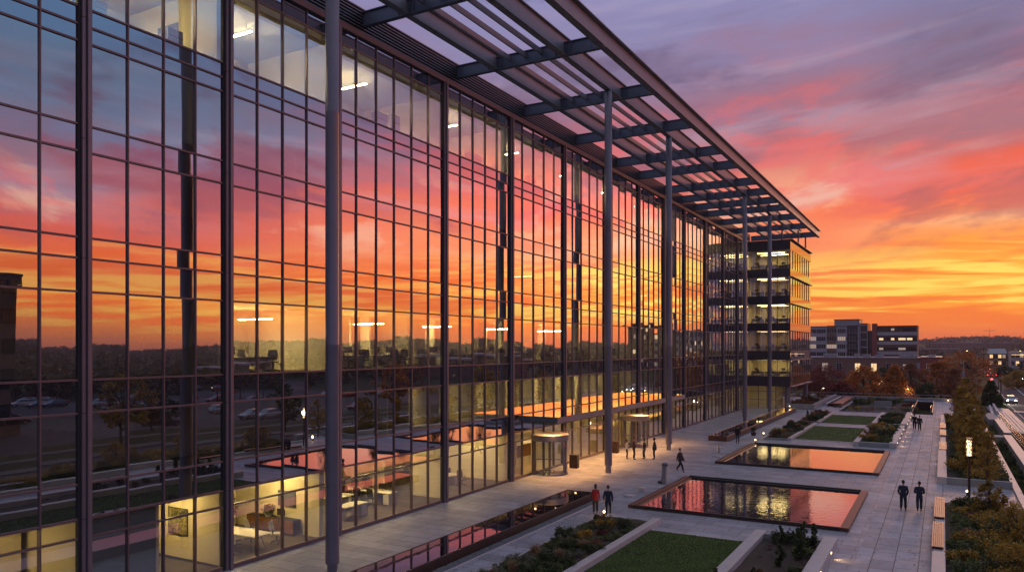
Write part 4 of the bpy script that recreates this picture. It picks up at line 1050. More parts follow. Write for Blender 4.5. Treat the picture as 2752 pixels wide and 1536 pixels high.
# ================================================================== vegetation
def leafcloud(name, centers, radii, per, size, mt, seed=0, flat=1.0, parent=None, aspect=0.55, droop=0.0):
    """many small leaf faces gathered round the clump centres"""
    rg = np.random.default_rng(seed)
    C_ = np.repeat(np.asarray(centers, float), per, 0); R_ = np.repeat(np.asarray(radii, float), per)[:, None]
    n = len(C_)
    D = rg.normal(0, 1, (n, 3)); D /= np.linalg.norm(D, axis=1, keepdims=True)+1e-9
    P = C_+D*R_*(rg.uniform(0, 1, (n, 1))**0.45)*np.array([1, 1, flat])
    a = rg.normal(0, 1, (n, 3)); a[:, 2] *= 0.6; a /= np.linalg.norm(a, axis=1, keepdims=True)
    b = np.cross(a, rg.normal(0, 1, (n, 3))); b /= np.linalg.norm(b, axis=1, keepdims=True)+1e-9
    s = size*rg.uniform(0.6, 1.35, (n, 1)); a = a*s; b = b*s*aspect
    V = np.stack([P-a, P+b*0.9, P+a, P-b*0.9], 1).reshape(-1, 3)
    me = bpy.data.meshes.new(name)
    me.vertices.add(4*n); me.vertices.foreach_set('co', V.ravel())
    me.loops.add(4*n); me.loops.foreach_set('vertex_index', np.arange(4*n))
    me.polygons.add(n); me.polygons.foreach_set('loop_start', np.arange(0, 4*n, 4)); me.polygons.foreach_set('loop_total', np.full(n, 4))
    me.update(); me.validate()
    me.materials.append(mt)
    o = link_mesh(name, me, parent)
    return o

def tree(name, label, x, y, z0, h, cr, cb, mt, per=60, clumps=90, leaf=0.13, seed=0, shape='round', group=None, cat='tree', tr=None):
    """tapered trunk, limbs to the clump centres, leaves round the limb ends; cb = height where the crown starts"""
    r = random.Random(seed); t = thing(name, label, cat, (x, y, z0), group=group)
    tr = tr or h*0.022
    cen = []; rad = []
    ch = h-cb
    k = 0
    while len(cen) < clumps and k < clumps*20:
        k += 1
        u = r.random(); a = r.uniform(0, 2*pi)
        if shape == 'cone': rr = cr*(1-u)**0.75*(0.35+0.65*min(1, u*7))
        elif shape == 'oval': rr = cr*sin(pi*min(0.98, 0.12+0.86*u))**0.7
        else: rr = cr*sqrt(max(0.02, 1-(2*u-0.92)**2)) if 2*u-0.92 < 1 else cr*0.2
        q = rr*(0.35+0.65*r.random()**0.5)*(1+0.22*sin(3*a+seed)+0.12*sin(5*a+2*seed+4*u))
        cen.append((q*cos(a), q*sin(a), cb+ch*u*0.97)); rad.append(cr*r.uniform(0.13, 0.30))
    m = MB(); bend = r.uniform(-0.05, 0.05)*h
    tp = [(bend*s*s, bend*0.5*s, h*0.93*s) for s in (0, 0.12, 0.3, 0.55, 0.8, 1.0)]
    m.path(tp, [tr*1.35, tr, tr*0.82, tr*0.55, tr*0.3, tr*0.08], 8)
    m.build('trunk', M['bark'], t, world=False, smooth=True)
    m = MB()
    for c in cen[:min(len(cen), 38)]:
        s = max(0.12, min(0.9, (c[2]*0.62)/(h*0.93))); b0 = (bend*s*s, bend*0.5*s, h*0.93*s)
        mid = ((b0[0]+c[0])*0.5+r.uniform(-.05, .05)*cr, (b0[1]+c[1])*0.5, (b0[2]+c[2])*0.5+0.05*cr)
        m.path([b0, mid, c], [tr*0.32, tr*0.2, tr*0.06], 5)
    m.build('branches', M['bark'], t, world=False)
    leafcloud('crown', cen, rad, per, leaf, M[mt], seed, 0.85, t)
    return t

# shrub prototypes, then individual copies
def shrub_proto(name, label, h, rr, mt, n, leaf, seed, kind='bush', group=None):
    t = thing(name, label, 'shrub', (0, 0, 0), group=group); r = random.Random(seed)
    cen = []; rad = []
    if kind == 'bush':
        for k in range(16):
            a = r.uniform(0, 6.28); q = rr*sqrt(r.random())*0.75; cen.append((q*cos(a), q*sin(a), h*(0.25+0.6*r.random()*(1-q/rr*0.5)))); rad.append(rr*r.uniform(0.22, 0.4))
        leafcloud('foliage', cen, rad, n//16, leaf, M[mt], seed, 0.9, t)
    elif kind == 'upright':
        for k in range(14):
            s = k/13; a = r.uniform(0, 6.28); q = rr*(0.75-0.5*s)*r.random(); cen.append((q*cos(a), q*sin(a), h*(0.1+0.85*s))); rad.append(rr*0.4*(1-0.55*s))
        leafcloud('foliage', cen, rad, n//14, leaf, M[mt], seed, 1.3, t)
        m = MB(); m.path([(0, 0, 0), (0.02, 0.01, h*0.5), (0, 0.02, h*0.9)], [0.02, 0.013, 0.004], 5); m.build('stem', M['bark'], t, world=False)
    else:   # ornamental grass: arching blades
        rg = random.Random(seed); m = MB()
        for k in range(n):
            a = rg.uniform(0, 6.28); L_ = h*rg.uniform(0.7, 1.15); o = rr*rg.uniform(0.3, 1.0); w_ = 0.010
            bx, by = 0.06*rg.gauss(0, 1), 0.06*rg.gauss(0, 1); px, py = -sin(a)*w_, cos(a)*w_
            p0 = (bx, by, 0); p1 = (bx+cos(a)*o*0.4, by+sin(a)*o*0.4, L_*0.75); p2 = (bx+cos(a)*o, by+sin(a)*o, L_*(0.95-0.3*o/rr*rg.random()))
            m.poly([(p0[0]-px, p0[1]-py, p0[2]), (p0[0]+px, p0[1]+py, p0[2]), (p1[0]+px, p1[1]+py, p1[2]), (p1[0]-px, p1[1]-py, p1[2])])
            m.poly([(p1[0]-px, p1[1]-py, p1[2]), (p1[0]+px, p1[1]+py, p1[2]), p2])
        m.build('blades', M[mt], t, world=False)
    return t
specs = [('low_shrub', 'dark', 0.5, 0.55, 'lf_drk', 900, 0.05, 11, 'bush'), ('low_shrub', 'green', 0.42, 0.5, 'lf_grn', 900, 0.045, 12, 'bush'),
         ('low_shrub', 'grey', 0.34, 0.42, 'lf_gry', 700, 0.035, 13, 'bush'), ('low_shrub', 'red', 0.4, 0.4, 'lf_mar', 600, 0.045, 14, 'bush'),
         ('ornamental_grass', 'tan', 0.6, 0.5, 'lf_tan', 170, 0.05, 15, 'grass'), ('young_shrub', 'upright', 1.05, 0.36, 'lf_drk', 420, 0.075, 16, 'upright'),
         ('low_shrub', 'rust', 0.4, 0.45, 'lf_rst', 700, 0.045, 17, 'bush'), ('low_shrub', 'yellow', 0.6, 0.6, 'lf_yel', 900, 0.055, 18, 'bush')]
CW = {'dark': 'dark green rounded shrub', 'green': 'mid green rounded shrub', 'grey': 'grey green cushion shrub', 'red': 'maroon leaved low shrub', 'tan': 'tan arching ornamental grass clump',
      'upright': 'upright dark leafy shrub', 'rust': 'rust brown low shrub', 'yellow': 'olive yellow low shrub'}
protos = {}; used = set()
for s in specs: protos[s[1]] = shrub_proto(s[0], 'x', *s[2:8], kind=s[8])
def scatter(x0, x1, y0, y1, n, mix, place, z=0.15, seed=0, smin=0.7, smax=1.25, mind=0.42):
    r = random.Random(seed); pts = []
    tries = 0
    while len(pts) < n and tries < n*30:
        tries += 1
        p = (r.uniform(x0, x1), r.uniform(y0, y1))
        if all((p[0]-q[0])**2+(p[1]-q[1])**2 > mind**2 for q in pts): pts.append(p)
    for p in pts:
        k = r.choices(list(mix), list(mix.values()))[0]; s = r.uniform(smin, smax)
        src = protos[k]; lab = f'{CW[k]} {place}'; grp = f'{CW[k]}s {place}'
        if k in used: o = copy_tree(src, (p[0], p[1], z), r.uniform(0, 6.28), lab, grp, (s, s, s*r.uniform(0.85, 1.2)))
        else:
            used.add(k); o = src; o.location = (p[0], p[1], z); o.scale = (s, s, s); o['label'] = lab; o['group'] = grp
scatter(-16.3, -13.8, 22.5, 38.3, 88, dict(dark=4, green=5, grey=4, red=0.6, tan=1.6, rust=1, yellow=1), 'in the near long bed beside the lawn', seed=1, mind=0.42, smin=0.6, smax=1.05)
scatter(-7.4, -5.1, 27, 38.0, 17, dict(dark=2, green=3, upright=4, red=1, tan=1), 'in the near mulch planter', seed=2, mind=0.6)
scatter(-15.8, -13.9, 81.2, 98, 26, dict(dark=3, green=3, grey=2, red=1, tan=2, rust=2, yellow=1), 'in the low bed left of the nearer far lawn', seed=3, mind=0.55, smin=0.9, smax=1.5)
scatter(-15.8, -13.9, 101.6, 115.8, 18, dict(dark=3, rust=3, tan=3, upright=1), 'in the farthest low bed', seed=4, mind=0.55, smin=0.9, smax=1.5)
scatter(-6.8, -4.6, 80.3, 96.8, 28, dict(dark=3, green=3, tan=1, rust=2, yellow=1), 'in the walled planter beyond the pools', seed=5, mind=0.5, smin=1, smax=1.6)
scatter(-6.7, -4.5, 100.6, 115.2, 20, dict(dark=4, green=1, rust=1.5), 'in the farther walled planter', seed=6, mind=0.5, smin=1, smax=1.7)
scatter(-20.4, -17.5, 123, 148, 16, dict(dark=1, rust=3, tan=3, red=1), 'in the tall planter before the corner wing', 0.7, seed=7, mind=0.8, smin=1, smax=1.6)
scatter(-12.8, -4.2, 123, 149, 20, dict(dark=3, green=2, rust=2, yellow=1, red=1), 'in the sunken garden', -0.2, seed=8, mind=1.0, smin=1.5, smax=2.6)
scatter(0.65, 3.6, 30, 52.0, 40, dict(dark=5, green=1, yellow=5, rust=1.5, red=0.4), 'in the near right hand bed', 0.1, seed=9, mind=0.7, smin=1.0, smax=1.5)
scatter(0.8, 3.6, 61.5, 117, 44, dict(dark=5, green=1, yellow=3, rust=1), 'in the long right hand bed', 0.1, seed=10, mind=1.0, smin=1.1, smax=1.6)
scatter(4.6, 5.3, 56, 92, 16, dict(green=3, dark=2), 'on the green strip by the orange seat wall', -0.3, seed=11, mind=1.0, smin=0.8, smax=1.2)
m_ = leafcloud('foliage', [(0.0, 0.0, 0.55), (0.1, 0.05, 0.75), (-0.12, 0.0, 0.7)], [0.3, 0.22, 0.22], 130, 0.06, M['lf_drk'], 3, parent=POT)

def undergrowth(x0, x1, y0, y1, n, per, r, z, mt, leaf, seed):
    rg = np.random.default_rng(seed); c = np.column_stack([rg.uniform(x0, x1, n), rg.uniform(y0, y1, n), np.full(n, z)])
    o = leafcloud('undergrowth', c, rg.uniform(0.6, 1.3, n)*r, per, leaf, M[mt], seed, 0.6); tag(o, kind='stuff')
undergrowth(-16.3, -13.8, 18, 38.8, 260, 60, 0.22, 0.22, 'lf_grn', 0.03, 1)
undergrowth(-16.3, -13.8, 18, 38.8, 90, 60, 0.2, 0.24, 'lf_gry', 0.03, 2)
undergrowth(-15.8, -13.8, 81, 98, 120, 50, 0.3, 0.25, 'lf_gry', 0.05, 3); undergrowth(-6.8, -4.6, 80.2, 97, 130, 50, 0.3, 0.3, 'lf_grn', 0.05, 4)
undergrowth(-6.8, -4.6, 100.4, 115.3, 110, 50, 0.35, 0.3, 'lf_drk', 0.06, 5); undergrowth(-15.8, -13.8, 101.5, 116, 90, 50, 0.3, 0.25, 'lf_rst', 0.05, 6)
undergrowth(0.45, 2.2, 28, 52.4, 300, 60, 0.34, 0.3, 'lf_grn', 0.05, 7); undergrowth(1.6, 3.9, 28, 52.4, 260, 60, 0.42, 0.55, 'lf_yel', 0.055, 8)
undergrowth(0.6, 3.8, 61, 117.5, 420, 50, 0.42, 0.35, 'lf_drk', 0.07, 9); undergrowth(1.2, 3.6, 61, 117.5, 260, 50, 0.5, 0.7, 'lf_yel', 0.07, 10)
undergrowth(-7.4, -5.1, 26, 38, 40, 40, 0.16, 0.2, 'lf_mar', 0.03, 11)
# slender honey-coloured trees along the right hand bed
nt_ = [(3.0, 42.5, 1.9, 0.95, 'low spreading bush tree with orange yellow leaves at the bottom right corner', 'lf_yel', 0.2), (3.3, 36.8, 1.9, 1.0, 'orange brown bush tree lowest in the right hand corner', 'lf_yel', 0.2),
       (2.2, 49.5, 1.9, 0.75, 'thin young tree with yellow brown leaves above the slatted benches', 'lf_yel', 0.4),
       (2.5, 58.6, 3.9, 0.75, 'thin yellow leaved tree rising behind the lantern post', 'lf_yel', 0.7), (2.0, 65.0, 3.6, 0.95, 'olive tree just beyond the lantern post', 'lf_yel', 0.5), (2.4, 71.5, 4.0, 1.05, 'second olive yellow tree beyond the lantern', 'lf_yel', 0.6),
       (2.1, 79.0, 4.3, 1.15, 'middle tree of the honey coloured row beside the walk', 'lf_yel', 0.6), (2.4, 88.0, 4.8, 1.3, 'fuller olive tree level with the far bench wall', 'lf_yel', 0.6), (2.1, 97.5, 5.1, 1.35, 'tall olive yellow tree near the end of the right hand bed', 'lf_yel', 0.7),
       (2.5, 108, 5.7, 1.4, 'tallest pointed tree of the honey coloured row', 'lf_yel', 0.9), (2.2, 117, 4.8, 1.4, 'last tree of the row before the rear railing', 'lf_rst', 0.7)]
for i, (x, y, h, cr, lab, mt, cb) in enumerate(nt_):
    tree('young_tree', lab, x, y, 0.1, h, cr, cb, mt, per=50 if y < 62 else 60, clumps=70 if y < 62 else 85, leaf=0.055 if y < 62 else 0.085, seed=30+i, shape='oval', group='small honey coloured trees beside the walk', tr=0.05)
# autumn trees beyond the rear railing: (photo x, photo top y, half width in photo px, distance, kind)
far = [(2216, 985, 62, 182, 'lf_mar', 'bare purplish maroon tree behind the corner wing', 'round'), (2262, 1028, 34, 160, 'lf_mar', 'small dark maroon tree beyond the rear railing', 'round'),
       (2322, 985, 45, 166, 'lf_org', 'rounded rust orange tree left of the lit post', 'oval'), (2404, 982, 42, 158, 'lf_org', 'conical orange tree with reddish base before the brown building', 'cone'),
       (2448, 976, 30, 186, 'lf_rst', 'rust tree half behind the conical orange one', 'oval'), (2372, 990, 30, 196, 'lf_drk', 'dark tree between the two orange trees', 'round'),
       (2528, 970, 34, 190, 'lf_org', 'bright orange tree in front of the red brick end wall', 'oval'), (2598, 943, 58, 196, 'lf_org', 'largest golden orange tree beside the street', 'round'),
       (2572, 990, 40, 172, 'lf_rst', 'brown orange tree below the largest golden one', 'oval'), (2490, 1030, 24, 176, 'lf_drk', 'small dark tree before the red brick wall', 'round'),
       (2664, 1023, 27, 152, 'lf_drk', 'dark dense conifer between the walk and the street', 'cone'), (2190, 1010, 30, 200, 'lf_drk', 'dark tree at the edge of the corner wing', 'round'),
       (2738, 1000, 34, 240, 'lf_yel', 'olive street tree on the far side of the road', 'round'), (2700, 985, 20, 330, 'lf_drk', 'dark street tree beyond the red cars', 'round')]
for i, (u, v, hw, Yd, mt, lab, shp) in enumerate(far):
    p = at(u, v, Yd); h = p[2]-GZ; cr = hw/2035*math.hypot(p[0], p[1])*1.0
    tree('autumn_tree' if mt != 'lf_drk' else 'dark_tree', lab, p[0], Yd, GZ, h, cr, h*0.12, mt, per=80, clumps=100, leaf=0.17, seed=60+i, shape=shp, group='trees beyond the rear railing')

# ================================================================== ground, street and what lies around
m = MB(); m.poly([(-3250, -3250, GZ), (3250, -3250, GZ), (3250, 3250, GZ), (-3250, 3250, GZ)]); st('ground', m, M['land'])
cl = [(14.6, -120), (14.8, 60), (15.2, 170), (16.3, 215), (18.0, 290), (19.6, 350), (21, 480), (24, 700)]
def ribbon(off0, off1, z, mb):
    L_ = []; R_ = []
    for i, (x, y) in enumerate(cl):
        a = cl[max(0, i-1)]; b = cl[min(len(cl)-1, i+1)]; d = Vector((b[0]-a[0], b[1]-a[1], 0)).normalized(); n = Vector((d.y, -d.x, 0))
        L_.append((x+n.x*off0, y+n.y*off0, z)); R_.append((x+n.x*off1, y+n.y*off1, z))
    for i in range(len(cl)-1): mb.poly([L_[i], R_[i], R_[i+1], L_[i+1]])
m = MB(); ribbon(-4.6, 4.8, GZ+0.008, m); st('road', m, M['asphalt'])
m = MB(); ribbon(-0.08, 0.08, GZ+0.014, m); ribbon(-4.3, -4.2, GZ+0.014, m); st('road_markings', m, M['paint'])
def sidewalk(o0, o1, y0, y1):
    m = MB()
    for (xa, ya), (xb, yb) in zip(cl, cl[1:]):
        if yb <= y0 or ya >= y1: continue
        f = lambda y: xa+(xb-xa)*(y-ya)/(yb-ya)
        a, b = max(ya, y0), min(yb, y1)
        m.prism([(f(a)+o0, a), (f(a)+o1, a), (f(b)+o1, b), (f(b)+o0, b)], GZ+0.001, GZ+0.13)
    return m
st('sidewalk', sidewalk(-6.9, -4.65, -100, 154), M['kerbconc']); st('sidewalk', sidewalk(4.85, 7.2, -100, 420), M['kerbconc'])
m = MB(); m.prism([(8.0, 154.3), (10.2, 154.3), (11.3, 214), (9.6, 214)], GZ+0.001, GZ+0.12); st('grass_wedge', m, M['lawn'])
tufts('grass', 8.1, 10.1, 154.5, 190, 9000, GZ+0.12, 0.12, M['grass'], 0.03, 21)
m = MB(); m.prism([(7.6, 152.2), (14, 152.2), (14, 154.2), (7.6, 154.2)], GZ+0.002, GZ+0.13); st('crossing_pavement', m, M['pave'])
# parking lot east of the street: what the glass facade mirrors
m = MB(); m.poly([(34, 44, GZ+0.008), (112, 44, GZ+0.008), (112, 150, GZ+0.008), (34, 150, GZ+0.008)]); st('parking_lot', m, M['asphalt'])
m = MB()
for r_y in (62, 84, 106, 128):
    for k in range(26): m.box(36+k*2.9, 36.12+k*2.9, r_y-5, r_y+5, GZ+0.010, GZ+0.014)
st('parking_markings', m, M['paint'])
m = MB(); m.prism([(22.5, -60), (33.5, -60), (33.5, 160), (22.5, 160)], GZ+0.001, GZ+0.06); st('verge', m, M['land'])
m = MB(); m.prism([(27, 20), (28.6, 20), (30.5, 160), (29, 160)], GZ+0.061, GZ+0.09); st('footpath', m, M['kerbconc'])

# rolling horizon and its woods
rg = np.random.default_rng(11)
def hillz(x, y):
    r = np.hypot(x, y); a = np.arctan2(x, y)
    f = np.clip((r-500)/1900, 0, 1)
    h = 17+6*np.sin(a*9+1.0)+3.5*np.sin(a*23+0.4)+2*np.sin(a*51)
    return GZ+f*f*(3-2*f)*(h+3)
m = MB(); AZ = np.radians(np.linspace(-75, 110, 150)); RR = [450, 700, 1000, 1400, 1900, 2500, 3000]
for a in AZ:
    for r in RR:
        x, y = r*sin(a), r*cos(a); m.v.append((x, y, float(hillz(np.array(x), np.array(y)))-0.3*(r == 450)))
k = len(RR)
for i in range(len(AZ)-1):
    for j in range(k-1): m.f.append((i*k+j, i*k+j+1, (i+1)*k+j+1, (i+1)*k+j)); m.m.append(0)
st('hills', m, M['land'])
def blobs(name, P, S, mt, seed):
    """a far-off wood: leafy crowns packed on the slopes"""
    o = leafcloud(name, P, S[:, 0], 46, 1.0, mt, seed, 0.8, None, 0.8)
    me = o.data; n = len(P)*46; co = np.empty(n*12); me.vertices.foreach_get('co', co); co = co.reshape(n, 4, 3)
    c = co.mean(1, keepdims=True); k = np.repeat(S[:, 0], 46)[:, None, None]*0.24
    me.vertices.foreach_set('co', (c+(co-c)*k).ravel()); me.update()
    return tag(o, kind='stuff')
n = 5200
a = np.radians(rg.uniform(-34, 78, n)); r = 300+2700*rg.uniform(0, 1, n)**0.9
x, y = r*np.sin(a), r*np.cos(a)
keep = ~((x > -75) & (x < 32) & (y < 470)) & ~((x > 25) & (x < 120) & (y < 230)) & ~((np.abs(x-19) < 14) & (y < 640))
x, y, r = x[keep], y[keep], r[keep]; sz = rg.uniform(2.4, 5.0, len(x))*(0.75+r/2600)
S = np.column_stack([sz*1.25, sz*1.25, sz*rg.uniform(0.7, 1.15, len(x))])
blobs('forest', np.column_stack([x, y, hillz(x, y)+sz*0.55]), S, M['forest'], 3)
# nearer belts of trees on the street side (mirrored in the facade) and behind the brown building
n = 420; x = rg.uniform(108, 190, n); y = rg.uniform(40, 260, n); sz = rg.uniform(2.6, 4.6, n)
x2 = rg.uniform(-75, 10, 200); y2 = rg.uniform(340, 385, 200); x = np.r_[x, x2]; y = np.r_[y, y2]; sz = np.r_[sz, rg.uniform(1.8, 3.4, 200)]
blobs('woodland', np.column_stack([x, y, GZ+sz*0.8]), np.column_stack([sz, sz, sz*1.1]), M['forest'], 4)
for i, (x, y, h, cr, mt) in enumerate(((24, 34, 7, 2.6, 'lf_rst'), (25.5, 52, 8, 2.8, 'lf_yel'), (24, 74, 6.5, 2.4, 'lf_drk'), (25, 98, 8, 3, 'lf_org'), (24.5, 126, 7, 2.6, 'lf_yel'), (32, 60, 6, 2.2, 'lf_drk'), (32, 112, 7.5, 2.6, 'lf_rst'))):
    tree('street_tree', 'dark ' + ('first', 'second', 'third', 'fourth', 'fifth', 'sixth', 'seventh')[i] + ' street tree mirrored low in the glass facade', x, y, GZ, h, cr, h*0.25, mt, per=40, clumps=60, leaf=0.2, seed=90+i, group='street trees seen as reflections')

# ================================================================== buildings beyond
def grid_building(name, lab, x0, x1, y0, y1, z1, rows, cols, wall, lit, seed, glass='windark', inset=0.12, z0=GZ, band=None, sill=0.35, wfrac=0.7, faces=('s',), parapet=True):
    """box building with a real window opening grid on its south (and west / east) faces; each window its own part"""
    t = thing(name, lab, 'building', ((x0+x1)/2, (y0+y1)/2, z0)); r = random.Random(seed)
    m = MB(); m.box(x0, x1, y0, y1, z0, z1); m.build('wall', wall, t)
    if parapet: m = MB(); m.box(x0-0.15, x1+0.15, y0-0.15, y1+0.15, z1+0.002, z1+0.35); m.build('parapet', band or wall, t)
    fh = (z1-z0)/rows; cw = (x1-x0)/cols
    for j in range(rows):
        for i in range(cols):
            a = x0+cw*(i+0.5-wfrac/2); b = x0+cw*(i+0.5+wfrac/2); c = z0+fh*(j+sill); d = z0+fh*(j+0.86)
            L_ = r.random() < lit
            m = MB(); m.mi = 0; m.box(a, b, y0-0.05, y0+0.05, c, d); m.mi = 1
            m.box(a-0.1, b+0.1, y0-0.14, y0-0.051, c-0.14, c-0.002); m.box((a+b)/2-0.04, (a+b)/2+0.04, y0-0.10, y0-0.051, c, d)
            m.build('window', [M[r.choice(['winlit', 'winlit2'])] if L_ else M[glass], band or wall], t)
    if 'w' in faces:
        n = max(2, int((y1-y0)/cw)); cw2 = (y1-y0)/n
        for j in range(rows):
            m = MB()
            for i in range(n): m.box(x0-0.05, x0+0.05, y0+cw2*(i+0.5-wfrac/2), y0+cw2*(i+0.5+wfrac/2), z0+fh*(j+sill), z0+fh*(j+0.86))
            m.build('window_strip', M['winlit2'] if r.random() < lit*0.6 else M[glass], t)
    return t
bk = thing('brown_brick_building', 'long low brown brick building with two yellow lit windows and a red end block', 'building', (-25, 318, GZ))
m = MB(); m.box(-80, -7.05, 310, 335, GZ, 5.4); m.build('wall', M['brick'], bk)
m = MB(); m.box(-7.04, -0.4, 309.4, 335, GZ, 5.75); m.build('end_block', M['brick2'], bk)
m = MB(); m.box(-80.2, -7.2, 309.8, 335.2, 5.402, 5.75); m.build('parapet', M['steel_lt'], bk); m = MB(); m.box(-7.2, -0.2, 309.2, 335.2, 5.752, 6.02); m.build('parapet', M['steel_lt'], bk)
for a, b, c, d, mt in ((-28.6, -26.8, 0.4, 3.4, 'winlit'), (-23.1, -21.3, 0.5, 3.4, 'winlit'), (-12.6, -11.2, 1.4, 3.2, 'winlit2'), (-5.0, -3.5, 0.6, 3.4, 'windark'), (-8.0, -7.3, 0.3, 3.6, 'wpanel'), (-40, -38, 0.4, 3.4, 'winlit2'), (-35, -33.2, 0.4, 3.4, 'windark'), (-18, -16.4, 0.4, 3.4, 'windark')):
    y = 310 if b < -7.04 else 309.4
    m = MB(); m.mi = 0; m.box(a, b, y-0.06, y+0.05, c, d); m.mi = 1
    for q in (a-0.14, b): m.box(q, q+0.14, y-0.16, y+0.02, c-0.14, d+0.14)
    m.box(a, b, y-0.16, y+0.02, d, d+0.14); m.box(a, b, y-0.16, y+0.02, c-0.14, c); m.box((a+b)/2-0.05, (a+b)/2+0.05, y-0.12, y-0.061, c, d)
    for k in (1, 2, 3): m.box(a, b, y-0.11, y-0.0605, c+(d-c)*k/4-0.03, c+(d-c)*k/4+0.03)
    m.build('window', [M[mt], M['wpanel'] if a < -5.1 or a > -3 else M['white']], bk)
for i, (x, y, w_, h) in enumerate(((-38, 318, 5, 1.3), (-29, 321, 1.6, 1.2), (-25, 316, 2.6, 1.0), (-21, 319, 2.8, 0.8), (-13, 314, 2.0, 0.9), (-10, 317, 4, 0.9), (-3.5, 320, 2.5, 0.6))):
    t = thing('rooftop_unit', ('wide pale', 'small square', 'low grey', 'long low', 'bright boxy', 'longest bluish', 'low')[i]+' rooftop unit on the '+('brown brick building', 'red end block')[x > -7], 'rooftop unit', (x, y, 5.76 if x < -7 else 6.03), group='rooftop units on the brick building')
    m = MB(); m.bbox(-w_/2, w_/2, -1, 1, 0.1, h, 0.05); m.build('casing', M['steel_lt'], t, world=False)
    m = MB(); m.box(-w_/2+0.1, w_/2-0.1, -0.8, 0.8, 0, 0.1); m.build('plinth', M['dark'], t, world=False)
    m = MB(); m.tube((0, 0, h+0.001), (0, 0, h+0.12), 0.4, n=12); m.build('fan', M['dark'], t, world=False)
# white grid block and its striped neighbour
wb = thing('white_office_block', 'pale five storey office block with dark window grid and a rooftop plant box', 'building', (-46, 408, GZ))
m = MB(); m.box(-75, -35.0, 400, 425, GZ, 19.4); m.build('wall', M['wpanel'], wb)
m = MB(); m.box(-46.5, -35.2, 403, 420, 19.41, 22.9); m.build('rooftop_box', M['steel_lt'], wb); m = MB(); m.box(-75.2, -34.9, 399.8, 425.2, 19.402, 19.75); m.box(-46.8, -34.95, 402.7, 420.3, 22.902, 23.1); m.build('parapet', M['tspan_dk'], wb)
r_ = random.Random(8)
for j in range(5):
    z = 1.4+j*3.75
    for i, (a, b) in enumerate(((-58, -54.6), (-54.2, -50.2), (-49.6, -45.2), (-44.6, -41.2), (-40.6, -35.6), (-63, -58.6), (-68, -63.6))):
        m = MB(); m.mi = 0; m.box(a, b, 399.92, 400.05, z, z+1.9); m.mi = 1
        for q in range(1, 4): m.box(a+(b-a)*q/4-0.06, a+(b-a)*q/4+0.06, 399.84, 399.918, z, z+1.9)
        lit = r_.random() < 0.12
        m.build('window', [M['winlit2'] if lit else M['windark'], M['wpanel']], wb)
    m = MB(); m.box(-49.5, -45.3, 399.7, 399.83, z+1.95, z+3.6); m.build('rust_panel', M['brick'], wb)
    m = MB(); m.box(-40.4, -35.7, 399.7, 399.83, z+1.95, z+3.6); m.build('glass_spandrel', M['windark'], wb)
m = MB(); m.box(-34.9, -31.5, 402, 420, GZ, 21.0); m.build('stair_tower', M['windark'], wb); m = MB(); m.box(-34.95, -34.6, 401.9, 402.0, GZ, 21.05); m.box(-31.8, -31.45, 401.9, 402.0, GZ, 21.05)
for j in range(6): m.box(-34.6, -31.8, 401.9, 402.0, 2+j*3.6, 2.5+j*3.6)
m.build('tower_frame', M['wpanel'], wb)
sb = thing('striped_office_block', 'long brown office block striped with pale bands beside a tall brick fin', 'building', (-20, 410, GZ))
m = MB(); m.box(-27.3, -10.4, 400, 425, GZ, 19.3); m.build('wall', M['brick'], sb)
for z in (5.9, 10.6, 15.0): 
    m = MB(); m.box(-27.28, -10.3, 399.5, 399.99, z, z+1.6); m.build('pale_band', M['wpanel'], sb)
for j, z in enumerate((7.7, 12.3, 16.8)):
    m = MB(); m.box(-27.2, -10.6, 399.9, 399.99, z, z+1.9); m.build('window_strip', M['windark'], sb)
    for a in ((-21.3, -19.9), (-18.2, -15.2), (-26.4, -24.6), (-14.6, -12.4))[:(4 if j == 1 else 2 if j == 2 else 3)]:
        if (j, a[0]) in ((2, -18.2), (0, -21.3)): continue
        m = MB(); m.box(a[0], a[1], 399.8, 399.89, z+0.5, z+1.5); m.build('lit_window', M['winlit' if j == 1 else 'winlit2'], sb)
m = MB(); m.box(-27.3, -10.2, 399.4, 425.2, 19.302, 19.6); m.build('parapet', M['tspan_dk'], sb)
m = MB(); m.box(-29.4, -27.32, 398.5, 404, GZ, 20.7); m.build('brick_fin', M['brick2'], sb)
m = MB(); m.box(-31.44, -29.42, 404, 420, GZ, 17.4); m.build('glass_link', M['windark'], sb)
# houses and shop buildings down the street
hs = grid_building('street_building', 'grey gabled building across the street with small pale windows', 22.5, 30.5, 500, 520, 5.8, 2, 4, M['brick'], 0.5, 21, parapet=False)
m = MB(); m.loft([[(22, 499.5, 5.81), (31, 499.5, 5.81), (31, 520.5, 5.81), (22, 520.5, 5.81)], [(22.6, 506, 8.6), (30.4, 506, 8.6), (30.4, 514, 8.6), (22.6, 514, 8.6)]]); m.build('roof', M['conc'], hs)
hs = grid_building('street_building', 'grey flat roofed shop building with a lit string along its eaves', 31.4, 41, 480, 505, 6.6, 2, 5, M['wpanel'], 0.5, 22)
m = MB(); m.box(31.6, 41, 479.6, 479.8, 5.3, 5.6); m.build('eaves_light', M['winlit'], hs)
grid_building('tall_flats', 'six storey block of flats mirrored in the far facade bays', 67, 78, 345, 362, 20, 6, 6, M['brick'], 0.22, 23, 'windark', faces=('s', 'w'))
grid_building('tall_flats', 'lower stepped block of flats mirrored beside the taller one', 46, 62, 352, 370, 16.8, 5, 8, M['wpanel'], 0.22, 24, 'windark', faces=('s', 'w'))
grid_building('tall_flats', 'dark square office block mirrored nearest the corner wing', 33, 42, 340, 356, 16.5, 5, 5, M['brick2'], 0.15, 25, 'windark', faces=('s', 'w'))
